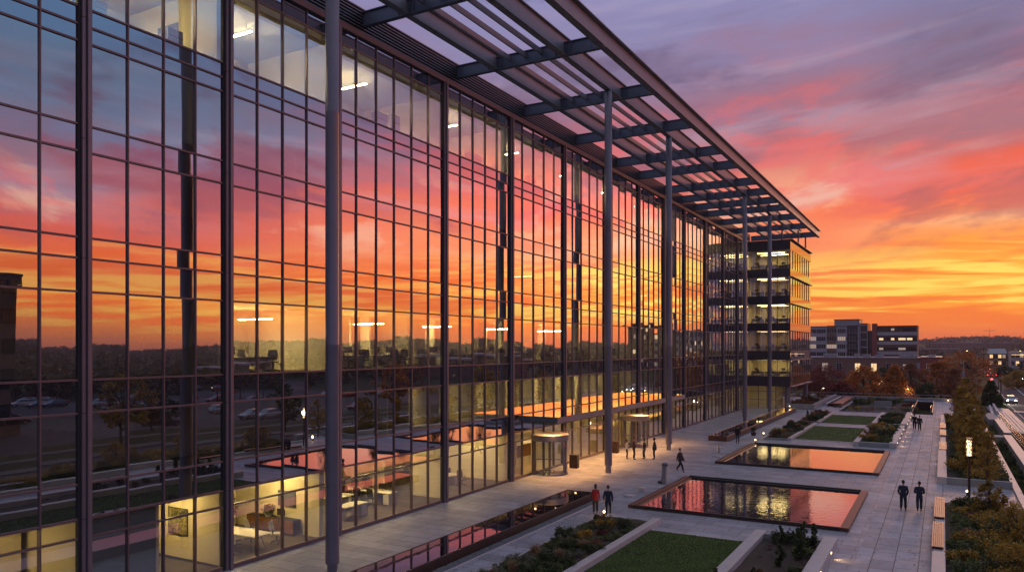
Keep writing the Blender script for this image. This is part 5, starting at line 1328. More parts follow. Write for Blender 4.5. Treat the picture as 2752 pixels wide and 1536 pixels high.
mo = grid_building('mirrored_office', 'dark office tower with banded windows mirrored at the left edge of the glass', 56, 72, 30, 57, 19.0, 5, 8, M['brick'], 0.07, 26, 'windark', faces=('s', 'w'), wfrac=0.9)
for i, (x, y, w_, d, h) in enumerate(((70, 620, 60, 30, 7), (-20, 900, 70, 30, 9), (30, 1150, 90, 40, 16), (150, 170, 26, 14, 6), (95, 230, 40, 16, 7))):
    t = thing('low_warehouse', ('long pale warehouse roof behind the street houses', 'long pale roofed shed in the mid distance woods', 'far pale roofed shed on the wooded slope', 'low flat building beyond the parking lot', 'long flat roofed building mirrored beyond the parking lot')[i], 'warehouse', (x, y, GZ), group='far low sheds')
    m = MB(); m.box(-w_/2, w_/2, -d/2, d/2, 0, h); m.build('wall', M['brick'], t, world=False)
    m = MB(); m.box(-w_/2-0.4, w_/2+0.4, -d/2-0.4, d/2+0.4, h+0.002, h+0.7); m.build('roof', M['wpanel'], t, world=False)
# far mast on the ridge
p = at(2660, 908, 1500)
t = thing('radio_mast', 'thin lattice mast on the far wooded ridge', 'mast', (p[0], 1500, 15)); m = MB()
m.tube((0, 0, 0), (0, 0, 28), 0.5, 0.15, 4); m.tube((-9, 0, 22), (9, 0, 22), 0.25, n=4); m.build('mast', M['dark'], t, world=False)

# street lamps and poles
def label_small(s): return 'mirrored' in s
def lamp(x, y, h, lab, lit=True, z=GZ, arm=1.2, side=-1, e=0):
    t = thing('street_lamp', lab, 'street lamp', (x, y, z), group='street lamps')
    m = MB(); m.path([(0, 0, 0), (0, 0, h*0.9), (0.1*side, 0, h*0.97), (arm*side, 0, h)], [0.10, 0.07, 0.06, 0.045], 8); m.build('pole', M['dark'], t, world=False)
    m = MB(); m.bbox(arm*side-0.35, arm*side+0.35, -0.13, 0.13, h-0.12, h+0.02, 0.03); m.build('lamp_head', M['dark'], t, world=False)
    if lit: m = MB(); m.ball((arm*side, 0, h-0.16), 0.1 if label_small(lab) else 0.17, 0.08, 0.05, 8, 5); m.build('bulb', M['bulbdim' if label_small(lab) else 'bulb'], t, world=False)
    if e:
        ld = bpy.data.lights.new('street_glow', 'POINT'); ld.energy = e; ld.color = (1, 0.65, 0.32); ld.shadow_soft_size = 0.2
        lo = bpy.data.objects.new('street_glow', ld); COL.objects.link(lo); lo.location = (x+arm*side, y, z+h-0.5)
def pole_at(u, v, Yd, lab, lit, arm=0.9, side=-1, e=0):
    p = at(u, v, Yd); lamp(p[0]-arm*side, Yd, p[2]-GZ+0.15, lab, lit, GZ, arm, side, e)
pole_at(2599, 942, 215, 'street lamp glowing above the largest golden tree', True, 1.0, -1)
pole_at(2368, 1024, 170, 'lit lamp post standing between the two orange trees', True, 0.3, 1, 150)
pole_at(2440, 1044, 158, 'lit lamp post right of the conical orange tree', True, 0.4, 1, 120)
pole_at(2213, 1042, 172, 'small lit lamp near the maroon tree', True, 0.4, 1, 80)
pole_at(2742, 942, 300, 'street lamp glowing at the right edge over the far houses', True, 1.5, -1)
pole_at(2656, 930, 330, 'tall curved street lamp beside the road beyond the conifer', False, 1.5, 1)
for (u, v0, Yd, lab) in ((2690, 1018, 179, 'tall dark slim post at the edge of the grass wedge'), (2652, 1030, 178, 'thinner dark post left of the grass wedge'), (2623, 1022, 185, 'pale slim post behind the railings'), (2589, 968, 165, 'pale utility pole in front of the golden tree')):
    p = at(u, v0, Yd); t = thing('street_post', lab, 'post', (p[0], Yd, GZ)); m = MB(); h = p[2]-GZ
    m.tube((0, 0, 0), (0, 0, h), 0.12, 0.09, 8); m.tube((0, 0, 0), (0, 0, 0.5), 0.18, 0.16, 8); m.build('post', M['dark' if 'dark' in lab else 'steel_lt'], t, world=False)
    if 'utility' in lab:
        m = MB(); m.box(-0.25, 0.25, -0.2, 0.2, h*0.62, h*0.75); m.build('box', M['steel_lt'], t, world=False)
for i, (x, y) in enumerate(((40, 72), (58, 95), (78, 118), (96, 84), (27, 66), (26, 118))):
    lamp(x, y, 7.5 if i < 4 else 6, 'lit lamp '+('near the lot entrance', 'in the middle of the parking lot', 'at the back of the parking lot', 'at the far side of the parking lot', 'along the street verge', 'farther along the street verge')[i]+', mirrored in the glass', True, GZ, 1.0, 1, 0)
# traffic signal
p = at(2665, 1019, 240)
t = thing('traffic_signal', 'glowing red traffic signal hanging over the street', 'traffic light', (p[0]+1.6, 240, GZ)); h = p[2]-GZ
m = MB(); m.path([(0, 0, 0), (0, 0, h+0.4), (-1.6, 0, h+0.5)], [0.1, 0.09, 0.06], 8); m.build('pole', M['dark'], t, world=False)
m = MB(); m.bbox(-1.85, -1.35, -0.15, 0.2, h-0.95, h+0.45, 0.03); m.build('signal_head', M['dark'], t, world=False)
m = MB(); m.ball((-1.6, -0.18, h), 0.34, 0.1, 0.34, 12, 8); m.build('red_lamp', M['redsig'], t, world=False)

# ================================================================== vehicles
def car_proto(label, cat, paint, on='head', loc=(0, 0, 0), rz=0, group=None, kind='parked_car'):
    """a hatchback about 4.4 m long, its front towards -y"""
    t = thing(kind, label, cat, loc, rz, group)
    prof = [(-2.15, 0.35, 0.80, 0.55), (-2.1, 0.28, 0.86, 0.68), (-1.6, 0.22, 0.88, 0.82), (-1.05, 0.2, 0.89, 0.92), (-0.5, 0.2, 0.9, 0.95), (0.6, 0.2, 0.9, 0.97), (1.5, 0.22, 0.89, 0.98), (2.0, 0.28, 0.87, 0.92), (2.18, 0.38, 0.80, 0.70)]
    m = MB(); rings = []
    for y, zb, hw, zt in prof:
        rings.append([(-hw*0.92, y, zb), (hw*0.92, y, zb), (hw, y, zb+0.2), (hw*0.98, y, zt-0.12), (hw*0.88, y, zt), (-hw*0.88, y, zt), (-hw*0.98, y, zt-0.12), (-hw, y, zb+0.2)])
    m.loft(rings); o = m.build('body', paint, t, world=False); smooth_by_angle(o, 50)
    m = MB(); m.loft([[(-0.78, -0.95, 0.93), (0.78, -0.95, 0.93), (0.80, 1.9, 0.95), (-0.80, 1.9, 0.95)], [(-0.62, -0.25, 1.40), (0.62, -0.25, 1.40), (0.62, 1.45, 1.42), (-0.62, 1.45, 1.42)]])
    m.build('windows', M['windark'], t, world=False)
    m = MB(); m.loft([[(-0.63, -0.28, 1.401), (0.63, -0.28, 1.401), (0.63, 1.48, 1.421), (-0.63, 1.48, 1.421)], [(-0.56, -0.1, 1.47), (0.56, -0.1, 1.47), (0.56, 1.3, 1.48), (-0.56, 1.3, 1.48)]]); m.build('roof', paint, t, world=False)
    for sx in (-1, 1):
        for y in (-1.35, 1.35):
            m = MB(); m.tube((sx*0.72, y, 0.32), (sx*0.91, y, 0.32), 0.32, n=18); w_ = m.build('wheel', M['black'], t, world=False)
            m = MB(); m.tube((sx*0.911, y, 0.32), (sx*0.925, y, 0.32), 0.19, n=14); sub(m, 'rim', M['chrome'], w_)
        m = MB(); m.ball((sx*0.66, -2.08, 0.66), 0.17, 0.06, 0.10, 10, 6); m.build('headlight', M['head'] if on in ('head', 'both') else M['white'], t, world=False)
        m = MB(); m.box(sx*0.66-0.16, sx*0.66+0.16, 2.12, 2.17, 0.68, 0.84); m.build('tail_light', M['tail'] if on in ('tail', 'both') else M['brick2'], t, world=False)
        m = MB(); m.bbox(sx*0.98-0.09, sx*0.98+0.09, -0.75, -0.6, 0.94, 1.06, 0.02); m.build('mirror', paint, t, world=False)
    m = MB(); m.box(-0.5, 0.5, -2.16, -2.10, 0.42, 0.58); m.build('grille', M['black'], t, world=False)
    m = MB(); m.box(-0.25, 0.25, 2.185, 2.195, 0.5, 0.62); m.build('number_plate', M['white'], t, world=False)
    return t
def paintm(n, c): return pbr(n, c, 0.25, 0.3, spec=0.6)
pw, pd, ps, pr_, pb = paintm('white_car_paint', (0.6, 0.6, 0.62)), paintm('dark_car_paint', (0.03, 0.03, 0.035)), paintm('silver_car_paint', (0.32, 0.33, 0.35)), paintm('red_car_paint', (0.2, 0.02, 0.02)), paintm('blue_car_paint', (0.03, 0.05, 0.12))
white = car_proto('white car with bright headlights driving towards the camera on the street', 'car', pw, 'head', (11.6, 177.5, GZ+0.01), 0, kind='moving_car')
for k in (-1, 1):
    ld = bpy.data.lights.new('headlight_beam', 'SPOT'); ld.energy = 260; ld.color = (1, 0.9, 0.68); ld.spot_size = radians(70); ld.spot_blend = 0.7; ld.shadow_soft_size = 0.1
    lo = bpy.data.objects.new('headlight_beam', ld); COL.objects.link(lo); lo.location = (11.6+k*0.66, 175.2, GZ+0.68); lo.rotation_euler = Vector((0, 1, 0.10)).to_track_quat('Z', 'Y').to_euler()
reds = [(15.0, 330), (17.6, 332), (15.6, 340), (18.0, 343), (16.4, 352), (17.9, 364), (17.2, 380), (18.5, 420)]
red0 = None
for i, (x, y) in enumerate(reds):
    lab = f'{("front dark","front silver","second dark","second pale","third dark","middle","rear","farthest")[i]} queued car with red tail lights {("left lane","right lane","left lane","right lane","in the middle","beyond the queue","farther on","near the houses")[i]}'
    if i == 0: red0 = car_proto(lab, 'car', pd, 'tail', (x, y, GZ+0.01), pi, 'queued cars with red tail lights', 'queued_car')
    else:
        c = copy_tree(red0, (x, y, GZ+0.01), pi, lab, 'queued cars with red tail lights')
# red tail lights face the camera when the rear (+y) points to -y: already turned by pi
oncoming = car_proto('car with small headlights parked at the far kerb of the street', 'car', pd, 'head', (21.6, 252, GZ+0.01), 0, kind='oncoming_car')
copy_tree(oncoming, (23.4, 300, GZ+0.01), 0, 'second distant car with headlights at the far kerb', 'far kerb cars')
copy_tree(white, (12.9, 402, GZ+0.01), 0, 'distant white car with headlights beyond the queue', None)
pk = {}
rows_ = [62, 84, 106, 128]; r_ = random.Random(5); cnt = 0
cols_ = [('silver', ps), ('dark', pd), ('blue', pb), ('red', pr_)]
for ry in rows_:
    for side in (-1, 1):
        for k in range(0, 25):
            if r_.random() > 0.18: continue
            x = 37.5+k*2.9; nm, pm = cols_[r_.randrange(4)]
            if 54 < x < 74 and ry+side*2.6 < 62: continue
            lab = f'{nm} parked car in the lot mirrored in the facade spandrels'; grp = f'{nm} cars in the mirrored parking lot'
            if nm not in pk: pk[nm] = car_proto(lab, 'car', pm, '', (x, ry+side*2.6, GZ+0.015), 0 if side < 0 else pi, grp)
            else: copy_tree(pk[nm], (x, ry+side*2.6, GZ+0.015), 0 if side < 0 else pi, lab, grp)

# ================================================================== people
def skin_mesh(name, V, E, R, roots, sub_=1):
    me = bpy.data.meshes.new(name); me.from_pydata(V, E, []); o = bpy.data.objects.new(name, me); COL.objects.link(o)
    md = o.modifiers.new('skin', 'SKIN'); md.use_smooth_shade = True
    if sub_: o.modifiers.new('sub', 'SUBSURF').levels = sub_; o.modifiers['sub'].render_levels = sub_
    sv = me.skin_vertices[0].data
    for i, r in enumerate(R):
        sv[i].radius = (r, r) if not isinstance(r, tuple) else r
        sv[i].use_root = i in roots
    dg = bpy.context.evaluated_depsgraph_get(); dg.update()
    res = bpy.data.meshes.new_from_object(o.evaluated_get(dg)); bpy.data.objects.remove(o); bpy.data.meshes.remove(me)
    return res
def joinmesh(name, meshes, mats):
    bm = bmesh.new()
    for me, mi in meshes:
        n = len(bm.faces); bm.from_mesh(me); bm.faces.ensure_lookup_table()
        for f in bm.faces[n:]: f.material_index = mi; f.smooth = True
    out = bpy.data.meshes.new(name); bm.to_mesh(out); bm.free()
    for m in mats: out.materials.append(m)
    return out
SKIN = [pbr('skin_a', (0.32, 0.17, 0.11), 0.55), pbr('skin_b', (0.14, 0.075, 0.05), 0.55)]
CL = {k: pbr('cloth_'+k, c, 0.85, bump=0.002, bscale=60, coords='obj') for k, c in dict(navy=(0.018, 0.022, 0.045), black=(0.012, 0.012, 0.015), red=(0.30, 0.012, 0.015), white=(0.55, 0.54, 0.55), plum=(0.05, 0.022, 0.03), grey=(0.10, 0.10, 0.12), dk=(0.02, 0.018, 0.022)).items()}
HAIR = pbr('dark_hair', (0.015, 0.011, 0.010), 0.6); SHOE = pbr('shoe_leather', (0.012, 0.010, 0.010), 0.4)
def sr(r, s): return (r[0]*s, r[1]*s) if isinstance(r, tuple) else r*s
def person(lab, x, y, rz, H=1.76, stride=0.0, arm='side', top='navy', legs='black', skin=0, hair='short', lean=0.0, build=1.0, bag=None, skirt=False, stance=0.1, headturn=0.0):
    """faces local -y; stride = half the foot separation front to back"""
    s = H/1.76
    t = thing('person', lab, 'person', (x, y, 0), rz)
    hp = 0.94; b = build
    P = {}
    P['pel'] = (0, 0, hp); P['sp'] = (0, 0.01+lean*0.1, 1.12); P['ch'] = (0, lean*0.3, 1.33); P['nk'] = (0, lean*0.42, 1.49); P['hd'] = (0, -0.015+lean*0.5, 1.55)
    leg = {}
    for sd, k in (('L', -1), ('R', 1)):
        st_ = stride*(-1 if k < 0 else 1)
        foot = (k*(stance*0.95), st_, 0.085 if st_ <= 0.12 else 0.11+st_*0.12)
        knee = (k*0.095, st_*0.5-0.045-abs(st_)*0.12, 0.50)
        leg[sd] = ((k*0.095, 0, hp-0.04), knee, foot)
    armd = {}
    for sd, k in (('L', -1), ('R', 1)):
        sh = (k*0.172*b, P['ch'][1]+0.0, 1.395)
        sw = stride*(0.55 if k < 0 else -0.55)
        if arm == 'side': el = (k*0.225*b, sh[1]+sw*0.3+0.02, 1.12); wr = (k*0.22*b, sh[1]+sw-0.05, 0.875)
        elif arm == 'front': el = (k*0.222*b, sh[1]+0.03, 1.12); wr = (k*0.14, sh[1]-0.20, 1.06)
        elif arm == 'pocket': el = (k*0.225*b, sh[1]+0.07, 1.13); wr = (k*0.185, sh[1]-0.04, 0.92)
        elif arm == 'crossed': el = (k*0.24*b, sh[1]-0.06, 1.15); wr = (-k*0.08, sh[1]-0.24, 1.19)
        armd[sd] = (sh, el, wr)
    # --- body in one surface
    V = [P['pel'], P['sp'], P['ch'], P['nk'], P['hd']]; R = [0.10*b, 0.09*b, 0.10*b, 0.055, 0.05]; E = [(0, 1), (1, 2), (2, 3), (3, 4)]
    for sd in 'LR':
        a, kn, f = leg[sd]; n = len(V); V += [a, kn, f]; R += [0.07, 0.05, 0.036]; E += [(0, n), (n, n+1), (n+1, n+2)]
        V.append((f[0], f[1]-0.15, f[2]-0.05)); R.append(0.033); E.append((n+2, n+3))
        sh, el, wr = armd[sd]; n = len(V); V += [sh, el, wr]; R += [0.045, 0.036, 0.027]; E += [(2, n), (n, n+1), (n+1, n+2)]
    sc_ = lambda L_: [(a*s, b_*s, c*s) for a, b_, c in L_]
    body = skin_mesh('b', sc_(V), E, [r*s for r in R], {0})
    parts = [(body, 0)]
    # head with face, joined into the body mesh
    m = MB(); cx_, cy_, cz_ = 0, P['hd'][1], 1.655
    rings = []
    for h, rx, ry, oy in ((-0.115, 0.03, 0.035, -0.045), (-0.10, 0.048, 0.06, -0.03), (-0.06, 0.066, 0.085, -0.012), (-0.02, 0.073, 0.094, 0.0), (0.02, 0.076, 0.097, 0.004), (0.06, 0.074, 0.094, 0.008), (0.09, 0.060, 0.077, 0.01), (0.112, 0.035, 0.045, 0.01), (0.118, 0.01, 0.012, 0.01)):
        rings.append([(rx*cos(2*pi*i/14), cy_+oy+ry*sin(2*pi*i/14), cz_+h) for i in range(14)])
    m.loft(rings)
    m.loft([[(-0.014, cy_-0.088, cz_-0.03), (0.014, cy_-0.088, cz_-0.03), (0.006, cy_-0.09, cz_+0.015), (-0.006, cy_-0.09, cz_+0.015)], [(-0.008, cy_-0.115, cz_-0.024), (0.008, cy_-0.115, cz_-0.024), (0.004, cy_-0.098, cz_+0.01), (-0.004, cy_-0.098, cz_+0.01)]])
    for k in (-1, 1): m.ball((k*0.078, cy_+0.005, cz_-0.005), 0.010, 0.02, 0.032, 8, 5)
    m.v = [(a*s, b_*s, c*s) for a, b_, c in m.v]; parts.append((m.mesh('h', []), 0))
    m = MB()
    for k in (-1, 1): m.ball((k*0.028, cy_-0.088, cz_+0.012), 0.011, 0.006, 0.006, 8, 5)
    m.box(-0.024, 0.024, cy_-0.092, cy_-0.082, cz_-0.062, cz_-0.055)
    m.v = [(a*s, b_*s, c*s) for a, b_, c in m.v]; parts.append((m.mesh('e', []), 1))
    # hands: palm, four fingers and a thumb
    for sd, k in (('L', -1), ('R', 1)):
        sh, el, wr = (Vector(q) for q in armd[sd]); d = (wr-el).normalized()
        side = Vector((k, 0, 0)) if abs(d.x) < 0.7 else Vector((0, 0, 1)); fr = d.cross(side).normalized(); 
        if fr.y > 0: fr = -fr
        pv = [wr-d*0.01, wr+d*0.045, wr+d*0.085]; pe = [(0, 1), (1, 2)]; prr = [0.024, 0.033, 0.030]
        roots = {0}
        for q, (off, ln) in enumerate(((0.027, 0.062), (0.010, 0.072), (-0.008, 0.066), (-0.026, 0.05))):
            n = len(pv); b0 = wr+d*0.075+fr*off
            pv += [b0, b0+d*ln*0.5-side*0.004*k*k, b0+d*ln*0.92-side*0.022]; prr += [0.010, 0.009, 0.0075]; pe += [(n, n+1), (n+1, n+2)]; roots.add(n)
        n = len(pv); b0 = wr+d*0.03+fr*0.024; pv += [b0, b0+d*0.03+fr*0.022, b0+d*0.058+fr*0.026]; prr += [0.012, 0.0105, 0.009]; pe += [(n, n+1), (n+1, n+2)]; roots.add(n)
        parts.append((skin_mesh('hand', [tuple(v*s) for v in pv], pe, [r*s for r in prr], roots, 1), 0))
    me = joinmesh('body', parts, [SKIN[skin], HAIR]); link_mesh('body', me, t)
    # --- clothes as child meshes following the same skeleton
    g = 1.16
    V = [(0, 0, 0.93), P['pel'], P['sp'], P['ch'], (P['nk'][0], P['nk'][1]+0.01, 1.455)]; R = [(0.158*b, 0.12), (0.156*b, 0.125), (0.150*b, 0.125), (0.155*b, 0.135), 0.068]; E = [(0, 1), (1, 2), (2, 3), (3, 4)]
    for sd in 'LR':
        sh, el, wr = armd[sd]; n = len(V); w3 = tuple(el[i]+(wr[i]-el[i])*0.93 for i in range(3)); V += [sh, el, w3]; R += [0.068*b, 0.060*b, 0.048]; E += [(3, n), (n, n+1), (n+1, n+2)]
    link_mesh('top', joinmesh('top', [(skin_mesh('t', sc_(V), E, [sr(r, s) for r in R], {1}, 2), 0)], [CL[top]]), t)
    V = [(0, 0, 1.0), (0, 0, 0.93)]; R = [(0.16*b, 0.12), (0.165*b, 0.125)]; E = [(0, 1)]
    for sd in 'LR':
        a, kn, f = leg[sd]; n = len(V); V += [a, kn, (f[0], f[1], f[2]+0.03)]; R += [0.108, 0.082, 0.07]; E += [(1, n), (n, n+1), (n+1, n+2)]
    link_mesh('trousers', joinmesh('trousers', [(skin_mesh('t', sc_(V), E, [sr(r, s) for r in R], {1}, 2), 0)], [CL[legs]]), t)
    for sd in 'LR':
        f = leg[sd][2]; up = f[2]-0.085
        V = [(f[0], f[1]+0.04, 0.055+up), (f[0], f[1]-0.05, 0.05+up), (f[0], f[1]-0.15, 0.038+up*0.3)]
        link_mesh('shoe', joinmesh('shoe', [(skin_mesh('s', sc_(V), [(0, 1), (1, 2)], [0.046*s, 0.044*s, 0.036*s], {0}), 0)], [SHOE]), t)
    m = MB(); rings = []
    z0 = -0.03 if hair == 'short' else -0.14
    for h, rx, ry, oy in ((z0, 0.070, 0.06, 0.045), (0.01, 0.083, 0.083, 0.026), (0.05, 0.086, 0.098, 0.012), (0.09, 0.072, 0.086, 0.010), (0.122, 0.042, 0.05, 0.010), (0.133, 0.01, 0.012, 0.01)):
        rings.append([(rx*cos(2*pi*i/14), cy_+oy+ry*sin(2*pi*i/14), cz_+h) for i in range(14)])
    m.loft(rings)
    if hair == 'bun': m.ball((0, cy_+0.08, cz_+0.10), 0.045, n=10, m=6)
    m.v = [(a*s, b_*s, c*s) for a, b_, c in m.v]; m.build('hair', HAIR, t, world=False, smooth=True)
    if bag:
        bt = thing('shoulder_bag', bag, 'bag', (x+0.25*cos(rz), y+0.25*sin(rz), 0.95), rz)
        m = MB(); m.bbox(-0.07, 0.07, -0.17, 0.17, -0.16, 0.14, 0.03); m.build('bag_body', CL['grey'] if 'grey' in bag else CL['dk'], bt, world=False)
        m = MB(); m.path([(0, -0.14, 0.12), (-0.06, -0.06, 0.5), (-0.06, 0.06, 0.5), (0, 0.14, 0.12)], [0.012]*4, 5); m.build('strap', CL['dk'], bt, world=False)
    return t
E1 = lambda d: radians(d)
person('person in a dark jacket walking away on the left of the near pair', -2.0, 49.45, E1(176), 1.78, 0.16, 'pocket', 'navy', 'black', 0, build=1.08)
person('person in a dark blue shirt walking away on the right of the near pair', -1.18, 49.7, E1(184), 1.74, 0.14, 'front', 'navy', 'navy', 1, build=1.1)
person('person in a dark coat, left of the far couple on the walk', -2.84, 98.6, E1(180), 1.82, 0.14, 'side', 'black', 'black', 0, build=1.15)
person('person in dark clothes carrying a small bag, right of the far couple', -2.3, 97.8, E1(178), 1.72, 0.12, 'side', 'black', 'dk', 0, build=1.1, bag='small dark bag hanging beside the person on the right of the far couple')
person('woman in a red sweater and dark trousers walking past the near channel end', -17.2, 39.85, E1(205), 1.70, 0.2, 'side', 'red', 'black', 0, 'bun', build=0.92)
person('person in a dark striped jacket striding beside the one in red', -16.33, 39.6, E1(200), 1.74, 0.28, 'side', 'navy', 'black', 0, build=1.08)
person('person in a white shirt at the left of the standing group', -23.4, 60.9, E1(100), 1.66, 0.03, 'crossed', 'white', 'black', 0, 'bun', build=0.92)
person('tall person in a white and plum top, second in the standing group', -22.75, 60.85, E1(110), 1.86, 0.02, 'front', 'plum', 'dk', 0, build=0.98)
person('person in a black jacket with hands in pockets, third in the standing group', -22.1, 61.6, E1(-60), 1.70, 0.03, 'pocket', 'black', 'black', 0)
person('person all in black with a backpack, standing apart at the right of the group', -21.3, 61.9, E1(-70), 1.80, 0.0, 'side', 'black', 'black', 1, build=1.05, bag='dark shoulder bag on the person standing at the right of the group')
person('person in dark clothes with a pale grey bag striding alone across the plaza', -17.45, 56.6, E1(75), 1.78, 0.34, 'side', 'plum', 'black', 0, bag='pale grey shoulder bag on the person striding alone')
person('person in dark clothes standing by the far channel in front of the fourth column', -17.6, 75.9, E1(170), 1.80, 0.03, 'side', 'black', 'grey', 0, build=1.1)
person('person in dark clothes inside the lobby behind the entrance glass', -28.2, 58.6, E1(60), 1.74, 0.1, 'side', 'dk', 'black', 0)

# ================================================================== furniture inside
def desk(lab, x, y, z, rz=0, w=1.6, d=0.75, grp=None):
    t = thing('office_desk', lab, 'desk', (x, y, z), rz, grp)
    m = MB(); m.bbox(-w/2, w/2, -d/2, d/2, 0.715, 0.75, 0.008); m.build('desktop', M['white'], t, world=False)
    for k in (-1, 1): m = MB(); m.bbox(k*(w/2-0.06)-0.02, k*(w/2-0.06)+0.02, -d/2+0.04, d/2-0.04, 0, 0.714, 0.005); m.build('leg', M['concrete'], t, world=False)
    m = MB(); m.box(-w/2+0.1, w/2-0.1, d/2-0.09, d/2-0.06, 0.3, 0.713); m.build('modesty_panel', M['concrete'], t, world=False)
    m = MB(); m.bbox(w/2-0.52, w/2-0.1, -d/2+0.08, d/2-0.12, 0.05, 0.62, 0.01); dr = m.build('drawer_unit', M['white'], t, world=False)
    return t
def chair(lab, x, y, z, rz=0, grp=None, fab='black'):
    t = thing('office_chair', lab, 'chair', (x, y, z), rz, grp)
    m = MB(); m.bbox(-0.24, 0.24, -0.23, 0.24, 0.44, 0.51, 0.03); m.build('seat', M[fab], t, world=False)
    m = MB(); m.loft([[(-0.21, 0.20, 0.56), (0.21, 0.20, 0.56), (0.21, 0.24, 0.56), (-0.21, 0.24, 0.56)], [(-0.24, 0.25, 0.78), (0.24, 0.25, 0.78), (0.24, 0.29, 0.78), (-0.24, 0.29, 0.78)], [(-0.20, 0.30, 1.06), (0.20, 0.30, 1.06), (0.20, 0.33, 1.06), (-0.20, 0.33, 1.06)]]); m.build('backrest', M[fab], t, world=False)
    m = MB(); m.tube((0, 0, 0.1), (0, 0, 0.44), 0.03, n=8); m.tube((0, 0.2, 0.46), (0, 0.235, 0.7), 0.02, n=6); m.build('gas_post', M['black'], t, world=False)
    m = MB()
    for k in range(5):
        a = 2*pi*k/5; m.tube((0, 0, 0.12), (0.3*cos(a), 0.3*sin(a), 0.08), 0.022, n=5); m.ball((0.3*cos(a), 0.3*sin(a), 0.035), 0.035, n=6, m=4)
    m.build('star_base', M['black'], t, world=False)
    for k in (-1, 1): m = MB(); m.box(k*0.28-0.02, k*0.28+0.02, -0.1, 0.16, 0.66, 0.69); m.box(k*0.275-0.012, k*0.275+0.012, 0.06, 0.1, 0.48, 0.66); m.build('armrest', M['black'], t, world=False)
    return t
def monitor(lab, x, y, z, rz=0, grp=None):
    t = thing('computer_monitor', lab, 'monitor', (x, y, z), rz, grp)
    m = MB(); m.bbox(-0.28, 0.28, -0.015, 0.015, 0.12, 0.46, 0.006); m.build('screen', M['black'], t, world=False)
    m = MB(); m.tube((0, 0.02, 0.0), (0, 0.02, 0.2), 0.015, n=6); m.box(-0.1, 0.1, -0.06, 0.09, 0.0, 0.012); m.build('stand', M['chrome'], t, world=False)
    return t
D0 = desk('pale office desk nearest the glass to the right of the big near column', -28.6, 32.2, 0.032, pi/2, 1.9, 0.9, 'desks on the ground floor')
C0 = chair('black office chair at the ground floor desk nearest the glass', -29.4, 31.6, 0.032, -pi/2, 'office chairs on the ground floor')
MO = monitor('black monitor on the ground floor desk nearest the glass', -28.6, 32.5, 0.785, -pi/2, 'monitors')
CWH = chair('pale mesh office chair at the conference table behind the second fin', -28.0, 26.2, 0.032, 2.0, 'pale chairs at the conference table', 'whitefab')
g = 'desks on the ground floor'
for k in range(4):
    copy_tree(D0, (-29.6-k*1.1, 36.0, 0.032), 0, f'{("first","second","third","fourth")[k]} desk from the glass in the ground floor desk row', g)
    copy_tree(C0, (-29.6-k*1.1, 35.2, 0.032), pi+0.3*k, f'black chair at the {("first","second","third","fourth")[k]} desk of the ground floor row', 'office chairs on the ground floor')
    copy_tree(MO, (-29.6-k*1.1, 36.1, 0.785), 0.1*k, f'monitor on the {("first","second","third","fourth")[k]} desk of the ground floor row', 'monitors')
copy_tree(D0, (-30.8, 33.6, 0.032), pi/2, 'desk set back behind the one nearest the glass', g); copy_tree(C0, (-31.5, 33.4, 0.032), -1.5, 'chair at the desk set back from the glass', 'office chairs on the ground floor')
copy_tree(D0, (-29.4, 42.6, 0.032), pi/2, 'desk in the ground floor office left of the near revolving door', g); copy_tree(C0, (-28.5, 43.2, 0.032), 1.2, 'chair in the ground floor office left of the revolving door', 'office chairs on the ground floor')
copy_tree(MO, (-29.4, 42.8, 0.785), 1.4, 'monitor in the ground floor office left of the revolving door', 'monitors')
t = thing('conference_table', 'long pale conference table behind the glass left of the big near column', 'table', (-29.0, 24.9, 0.032))
m = MB(); m.bbox(-1.5, 1.5, -0.55, 0.55, 0.71, 0.75, 0.02); m.build('tabletop', M['white'], t, world=False)
for k in (-1, 1):
    for q in (-1, 1): m = MB(); m.tube((k*1.2, q*0.42, 0), (k*1.0, q*0.25, 0.71), 0.025, n=6); m.build('leg', M['black'], t, world=False)
copy_tree(CWH, (-29.6, 26.1, 0.032), 2.9, 'second pale mesh chair behind the conference table', 'pale chairs at the conference table')
for k in range(3): copy_tree(C0, (-28.2-k*0.95, 23.9, 0.032), 0.2*k-0.2+pi, f'dark chair number {("one","two","three")[k]} on the near side of the conference table', 'dark chairs at the conference table')
t = thing('credenza', 'long dark credenza against the wall of the conference room', 'cabinet', (-29.9, 27.75, 0.032))
m = MB(); m.bbox(-1.7, 1.7, -0.24, 0.24, 0.1, 0.78, 0.01); m.build('cabinet_body', M['dark'], t, world=False)
for k in range(4): m = MB(); m.bbox(-1.66+k*0.84, -0.86+k*0.84, -0.262, -0.241, 0.13, 0.75, 0.004); m.build('door', M['wood'], t, world=False)
m = MB(); m.box(-1.6, 1.6, -0.2, 0.2, 0, 0.099); m.build('plinth', M['black'], t, world=False)
def plant(lab, x, y, z, h, rr, seed):
    t = thing('potted_plant', lab, 'potted plant', (x, y, z)); m = MB(); m.lathe((0, 0, 0), [(rr*0.4, 0), (rr*0.5, h*0.28), (rr*0.46, h*0.29)], 12); m.build('pot', M['concrete'], t, world=False)
    leafcloud('foliage', [(0.3*rr*cos(a), 0.3*rr*sin(a), h*(0.5+0.12*(i % 3))) for i, a in enumerate((0, 1.3, 2.6, 3.9, 5.2))], [rr*0.55]*5, 60, 0.07, M['lf_grn'], seed, 0.9, t)
plant('bushy potted plant on the dark credenza', -30.2, 27.7, 0.815, 0.62, 0.42, 5)
plant('tall dark potted plant in the conference room corner', -32.5, 27.2, 0.032, 1.9, 0.6, 6)
plant('potted plant in the open ground floor office', -32.8, 38.4, 0.032, 1.4, 0.5, 7)
copy_tree(MO, (-29.3, 27.7, 0.815), 0, 'black monitor on the dark credenza', 'monitors')
